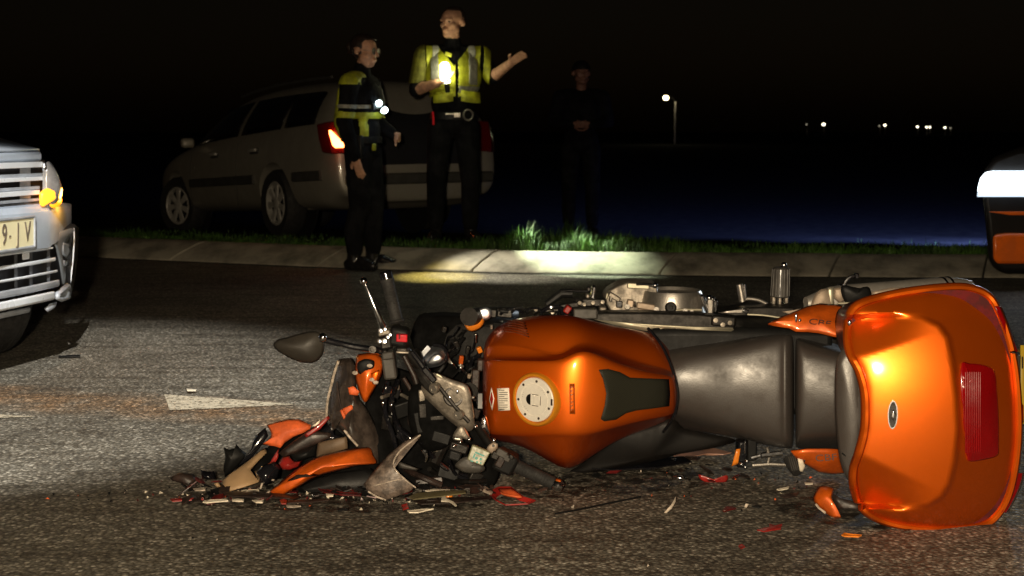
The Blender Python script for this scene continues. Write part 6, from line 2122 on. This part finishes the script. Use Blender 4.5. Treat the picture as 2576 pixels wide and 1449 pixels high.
        for p in me.polygons:
            p.material_index = 0
        me.shade_smooth()
        o = bpy.data.objects.new(name, me)
        COL.objects.link(o)
        o.parent = self.ob
        md = o.modifiers.new('solid', 'SOLIDIFY')
        md.thickness = thick
        md.offset = 1
        return o


def place(o, fig):
    o.parent = fig.ob
    return o


def legs(f, hip_w=.10, k=1.0, spread=(.10, .11), fwd=(0.0, 0.0), splay=.12, feetz=0.0):
    for s, sp, fw in ((1, spread[0], fwd[0]), (-1, spread[1], fwd[1])):
        hip, knee, ank = (s * hip_w, 0, .90 * k), (s * sp, .02 + fw * .5, .49 * k), (s * sp, fw - .01, .10)
        f.cap('trousers', hip, .105, knee, .078)
        f.cap('trousers', knee, .076, (s * sp, fw - .015, .30 * k), .073)
        f.cap('trousers', (s * sp, fw - .015, .30 * k), .073, (ank[0], ank[1], .15), .060)
        f.cap('boot', (ank[0], ank[1], .20), .056, (ank[0], ank[1] - .01, .07), .050)
        f.cap('boot', (ank[0], ank[1] - .045, .045), .044, (ank[0] + s * splay * .18, ank[1] + .15, .040), .040)
        f.cap('boot', (ank[0] + s * splay * .10, ank[1] + .07, .065), .045, (ank[0] + s * splay * .18, ank[1] + .14, .042), .040)


# ---- officer with a ponytail, standing on the road at the kerb, turned to the right
f1 = Figure()
k1 = .945
legs(f1, .085, k1, (.085, .085), (.04, -.03), .1)
f1.ell('trousers', (0, -.01, .93 * k1), (.155, .125, .12))
f1.ell('jacket', (0, 0, 1.06 * k1), (.160, .120, .16))
f1.ell('jacket', (0, .005, 1.27 * k1), (.185, .135, .20))
f1.cap('jacket', (-.13, -.01, 1.42 * k1), .075, (.13, -.01, 1.42 * k1), .075)
f1.cap('jacket', (0, -.005, 1.46 * k1), .075, (0, 0, 1.53 * k1), .060)
f1.cap('skin', (0, .0, 1.50 * k1), .050, (0, .012, 1.58 * k1), .048)
f1.head((0, .02, 1.655 * k1), 0.12, -.05, .96)
# right arm hangs down, nearest the camera; left arm bent to the belt
f1.cap('jacket', (-.19, -.01, 1.41 * k1), .070, (-.225, -.045, 1.13 * k1), .062)
f1.cap('jacket', (-.225, -.045, 1.13 * k1), .062, (-.205, .03, .88 * k1), .046)
f1.hand('skin', (-.205, .035, .865 * k1), (.05, .25, -1), (.9, .1, 0), 1, .6, .92)
f1.cap('jacket', (.19, -.01, 1.41 * k1), .070, (.225, .0, 1.14 * k1), .060)
f1.cap('jacket', (.225, .0, 1.14 * k1), .058, (.16, .17, 1.03 * k1), .044)
f1.hand('skin', (.155, .18, 1.025 * k1), (-.6, .7, -.1), (-.5, -.5, 0), -1, .9, .90)
mats1 = {'skin': SKIN, 'jacket': CLOTH, 'trousers': CLOTH2, 'boot': BOOT}
o1loc = G(918, 678)
o1loc.z = 0
o1yaw = R(-62)        # forward = +y of the figure; turned so that she looks to the right, a little to the lens
off1 = f1.build('person', 'officer with hair bun and dark jacket with yellow bands, facing right', (o1loc.x, o1loc.y, 0), R(-108), mats1, group='officers beside the estate car')
C1, L1 = f1.cen, f1.lab
jk = L1 == f1.kinds.index('jacket')
x_, y_, z_ = C1[:, 0], C1[:, 1], C1[:, 2]
arm = jk & (x_ < -.150) & (z_ < 1.38 * k1)
f1.wear('sleeve_stripe', arm & (y_ < -.055 - (.0)) & (z_ > .90) & (np.abs(x_ + .225) < .05), HIVIS)
f1.wear('chest_band', jk & (z_ > 1.155 * k1) & (z_ < 1.205 * k1), HIVIS)
f1.wear('chest_band', jk & (z_ > 1.225 * k1) & (z_ < 1.255 * k1), REFL)
f1.wear('shoulder_yoke', jk & (z_ > 1.40 * k1) & (x_ < -.06) & (y_ < .055) & (y_ > -.08) & (z_ < 1.50 * k1), HIVIS)
f1.wear('front_stripe', jk & (np.abs(x_ + .125) < .022) & (y_ > .03) & (z_ < 1.16 * k1) & (z_ > .93 * k1), HIVIS)
f1.wear('front_stripe', jk & (np.abs(x_ - .10) < .014) & (y_ > .03) & (y_ < .16) & (z_ < 1.40 * k1) & (z_ > 1.16 * k1), REFL)
hm = (L1 == 0) & (z_ > 1.50)
HC = np.array([(f1.headq.transposed() @ (Vector(c) - f1.headc)) / f1.headk for c in C1[hm]])
idx = np.where(hm)[0]
hairmask = np.zeros(len(C1), bool)
hx, hy, hz = HC[:, 0], HC[:, 1], HC[:, 2]
hairmask[idx] = ((hy < .030) & (hz > .02) | (hz > .075) | (hy < -.025) & (hz > -.06) | (hy < .02) & (hz > -.02) & (hy > -.03) & (np.abs(hx) < .07)) & (hz > -.075)
f1.wear('hair', hairmask, HAIR, .012, .008)
bun = MB()
bun.ball(f1.at_head(0, -.118, .030), (.040, .036, .044), 14, 9)
bn = bun.build('hair_bun', HAIR, None)
place(bn, f1)
MB_ = MB()
MB_.lathe(f1.at_head(0, -.088, .030), f1.headq @ Vector((0, -1, 0)), [(.030, -.006), (.034, 0), (.030, .006)], 20)
place(MB_.build('hair_band', REFL, None), f1)
gl = MB()
for s in (-1, 1):
    gl.lathe(f1.at_head(s * .034, .103, .004), f1.headq @ Vector((0, 1, 0)), [(.024, -.002), (.026, 0), (.024, .002), (.022, 0), (.024, -.002)], 20)
    gl.tube([f1.at_head(s * .058, .098, .006), f1.at_head(s * .085, .0, .012)], .002, 6)
gl.tube([f1.at_head(-.012, .106, .008), f1.at_head(.012, .106, .008)], .002, 6)
place(gl.build('glasses', ALU_OLD, None), f1)
bl = MB().lathe((0, 0, .995 * k1), (0, 0, 1), [(.165, -.025), (.168, 0), (.165, .025)], 28)
for v in bl.v:
    v.y *= .80
place(bl.build('belt', BLACK_PL, None), f1)
place(MB().box((-.175, .03, .945 * k1), (.05, .10, .16)).build('holster', BLACK_PL, None, bevel=.012), f1)
place(MB().box((-.09, .125, .94 * k1), (.045, .02, .05)).build('yellow_pouch', HIVIS, None, bevel=.008), f1)
place(MB().box((-.10, .132, 1.245 * k1), (.055, .022, .05)).build('radio', BLACK_PL, None, bevel=.006), f1)
place(MB().box((-.02, .150, 1.29 * k1), (.05, .01, .016)).build('name_badge', REFL, None, bevel=.002), f1)
M1 = Matrix.Translation(off1.location) @ Euler(off1.rotation_euler).to_matrix().to_4x4() @ Matrix.Diagonal((-1, 1, 1, 1))
lampc = M1 @ Vector((-.035, .175, 1.225 * k1))
t = thing('chest_lamp', 'cool white lamp shining on the chest of the officer with hair bun', 'lamp', lampc)
dirl = (M1.to_3x3() @ Vector((-.35, .75, -.55))).normalized()
MB().lathe(lampc, dirl, [(.014, -.05), (.016, -.02), (.026, 0), (.028, .012)], 18).build('lamp_body', BLACK_PL, t)
MB().ball(lampc + dirl * .014, (.026, .026, .024), 14, 9).build('lamp_lens', LITC, t)
MB().ball(lampc + Vector((-.028, -.01, .04)), (.022, .02, .022), 14, 9).build('lamp_lens', LITC, t)
point('chest_lamp_light', lampc + dirl * .10 + Vector((0, -.03, 0)), .5, (.75, .92, 1.0), .03)

# ---- tall officer in a yellow vest, pointing to the right
f2 = Figure()
legs(f2, .10, 1.02, (.13, .14), (.02, -.02), .25)
f2.ell('trousers', (0, -.005, .96), (.18, .135, .13))
f2.ell('shirt', (0, 0, 1.10), (.175, .125, .17))
f2.ell('shirt', (0, .005, 1.32), (.205, .140, .22))
f2.cap('shirt', (-.16, -.01, 1.475), .078, (.16, -.01, 1.475), .078)
f2.cap('shirt', (0, -.01, 1.52), .078, (0, 0, 1.575), .064)
f2.cap('skin', (0, 0, 1.55), .055, (0, .012, 1.63), .054)
f2.head((0, .018, 1.712), R(42), .05, 1.04)
# figure's left arm (image right) raised and pointing outward; right arm bent holding the torch
f2.cap('shirt', (.22, -.01, 1.465), .074, (.305, .04, 1.30), .056)
f2.cap('skin', (.305, .04, 1.30), .047, (.425, .20, 1.395), .034)
f2.hand('skin', (.43, .206, 1.40), (.62, .62, .45), (-.3, .5, -.6), 1, .25, 1.0)
f2.cap('shirt', (-.22, -.01, 1.465), .076, (-.285, -.02, 1.20), .062)
f2.cap('skin', (-.285, -.02, 1.20), .048, (-.135, .175, 1.245), .034)
f2.hand('skin', (-.125, .185, 1.25), (.75, .5, .30), (.2, .6, .6), 1, 1.0, 1.0)
mats2 = {'skin': SKIN, 'shirt': CLOTH, 'trousers': CLOTH2, 'boot': BOOT}
off2 = f2.build('person', 'tall officer in yellow vest pointing with an outstretched arm', (-.46, 10.05, .12), R(186), mats2, group='officers beside the estate car')
C2, L2 = f2.cen, f2.lab
x_, y_, z_ = C2[:, 0], C2[:, 1], C2[:, 2]
sh = L2 == f2.kinds.index('shirt')
tors = sh & (np.abs(x_) < .215)
vest = tors & (z_ > 1.14) & (z_ < 1.525) & ~((y_ > .02) & (z_ > 1.40 + np.abs(x_) * 1.2 - .02))
f2.wear('vest', vest & ~((np.abs(x_ - .02) < .010) & (y_ > 0)), HIVIS, .016, .006)
f2.wear('vest_band', vest & (z_ > 1.175) & (z_ < 1.235) & (x_ > .03), REFL, .024, .003)
f2.wear('vest_band', vest & (np.abs(x_ - .135) < .030) & (z_ > 1.24), REFL, .024, .003)
f2.wear('vest_band', vest & (np.abs(x_ + .135) < .028) & (z_ > 1.24), REFL, .024, .003)
f2.wear('sleeve_patch', sh & (x_ < -.215) & (z_ > 1.25), M('dull_yellow_sleeve', (.15, .15, .015), .7, var=.3, vs_=12, bump=.6, bs=26), .008, .003)
f2.wear('sleeve_patch', sh & (x_ > .235) & (x_ < .285) & (y_ > -.02), HIVIS, .008, .003)
place(MB().box((-.215, .03, 1.44), (.035, .06, .085), Euler((0, .35, 0))).build('epaulette', HIVIS, None, bevel=.006), f2)
place(MB().box((-.045, .165, 1.465), (.055, .012, .03), Euler((0, .3, 0))).build('vest_tab', HIVIS, None, bevel=.005), f2)
# open lower flaps of the vest
flaps = MB()
for s in (-1, 1):
    secs = []
    for t_, (yy, zz) in enumerate(((.150, 1.20), (.170, 1.16), (.185, 1.115))):
        secs.append([Vector((s * x + .02, yy - .45 * max(0, x - .05) ** 1.2, zz - .02 * math.sin(x * 9))) for x in (.03, .08, .13, .18)])
    flaps.loft(secs, closed=False, cap=False)
place(flaps.build('vest_flap', HIVIS, None, solid=.006), f2)
hm = (L2 == 0) & (z_ > 1.60) & (np.abs(x_) < .2)
HC = np.array([(f2.headq.transposed() @ (Vector(c) - f2.headc)) / f2.headk for c in C2[hm]])
idx = np.where(hm)[0]
hairmask = np.zeros(len(C2), bool)
hx, hy, hz = HC[:, 0], HC[:, 1], HC[:, 2]
hairmask[idx] = ((hz > .078) & (hy < .07) | (hy < .0) & (hz > .035) | (hy < -.035) & (hz > -.04))
f2.wear('hair', hairmask, M('short_brown_hair', (.030, .015, .009), .6, var=.3, vs_=60, bump=.4, bs=120), .007, .005)
eyes = MB()
for s in (-1, 1):
    eyes.ball(f2.at_head(s * .032, .082, .0), (.012, .008, .007), 10, 6, rot=None)
place(eyes.build('eyes', BLACK_GL, None), f2)
bl = MB().lathe((0, 0, 1.0), (0, 0, 1), [(.180, -.028), (.184, 0), (.180, .028)], 28)
for v in bl.v:
    v.y *= .80
place(bl.build('belt', BLACK_PL, None), f2)
cf = MB()
for k in range(24):
    a0, a1 = 2 * math.pi * k / 24, 2 * math.pi * (k + 1) / 24
    cf.tube([Vector((.105 + .036 * math.cos(a0), .165, 1.005 + .040 * math.sin(a0))), Vector((.105 + .036 * math.cos(a1), .165, 1.005 + .040 * math.sin(a1)))], .0075, 6)
place(cf.build('handcuff_ring', ALU, None), f2)
bk = MB()
bk.box((-.02, .160, 1.012), (.10, .012, .012))
bk.box((.02, .162, 1.004), (.05, .014, .035))
place(bk.build('belt_clip', ALU, None, bevel=.003), f2)
place(MB().tube([(-.165, .10, 1.03), (-.160, .11, .98), (-.162, .11, .93)], .008, 8).build('red_cord', RED_SW, None), f2)
tcn = P(1119, 178, 9.80)
t = thing('torch', 'bright yellow-white torch held against the yellow vest', 'torch', tcn)
MB().tube([tcn + Vector((.02, .05, -.16)), tcn + Vector((.01, .03, -.085))], [.019, .022], 14).build('torch_handle', BLACK_PL, t)
MB().tube([tcn + Vector((.01, .03, -.085)), tcn + Vector((.004, .012, -.035)), tcn + Vector((0, 0, .04)), tcn + Vector((0, 0, .062))], [.030, .042, .036, .022], 18).build('torch_head', LITE, t)
point('torch_glow_light', tcn + Vector((.0, -.10, .03)), 1.6, (1.0, .96, .55), .04)
# beam on the kerb and the grass
spot('torch_beam', tcn + Vector((.10, -.16, -.10)), (0.42, 9.20, .14), 1150, (.84, 1.0, .70), 31, .9, .02)
spot('torch_spill', tcn + Vector((0, -.20, -.10)), (-.50, 8.80, 0), 300, (1.0, .80, .20), 26, .9, .02)
spot('road_spill', lampc + dirl * .18, (-.15, 8.86, 0), 160, (1.0, .95, .78), 46, .8, .02)

# ---- third person in black, hardly lit
f3 = Figure()
legs(f3, .10, 1.0, (.12, .12), (0, 0), .2)
f3.ell('coat', (0, 0, .98), (.18, .14, .16))
f3.ell('coat', (0, 0, 1.26), (.20, .14, .24))
f3.cap('coat', (-.16, -.01, 1.43), .078, (.16, -.01, 1.43), .078)
f3.cap('skin', (0, 0, 1.50), .054, (0, .012, 1.58), .052)
f3.head((0, .018, 1.655), R(-12), .05, 1.0)
for s in (-1, 1):
    f3.cap('coat', (s * .22, -.01, 1.42), .072, (s * .28, .0, 1.17), .060)
    f3.cap('coat', (s * .28, .0, 1.17), .058, (s * .10, .20, 1.14), .045)
    f3.hand('skin', (s * .09, .21, 1.14), (-s * .9, .4, .0), (0, -.7, .3), -s, .8)
mats3 = {'skin': M('shaded_skin_tone', (.16, .075, .055), .6, var=.15, vs_=30), 'coat': CLOTH, 'trousers': CLOTH2, 'boot': BOOT}
off3 = f3.build('person', 'person in black clothes barely visible right of the tall officer', (.70, 13.0, verge_z(.7, 13.0)), R(178), mats3)
x_, y_, z_ = f3.cen[:, 0], f3.cen[:, 1], f3.cen[:, 2]
hm = (f3.lab == 0) & (z_ > 1.55) & (np.abs(x_) < .2)
f3.wear('cap', hm & (z_ > 1.685), BLACK_PL, .012, .006)

# ================================================================ lights of the vehicles in view
spot('patrol_headlamp_light', P(2560, 460, 7.85), (.6, 3.9, .95), 130, (.80, .92, 1.0), 40, .9, .08)
point('indicator_light', vP(168, 490, -.12), 2.6, (1.0, .42, .04), .03)
tp = CM @ Vector((-2.57, .86, .80))
point('tail_light_glow', tp, .35, (1.0, .10, .03), .03)
# blue flashing beacon of the car at the right washes over the field behind the kerb
spot('blue_beacon', (4.8, 10.2, 1.10), (4.6, 17.0, -.4), 5000, (.20, .27, 1.0), 112, 1.0, .1)
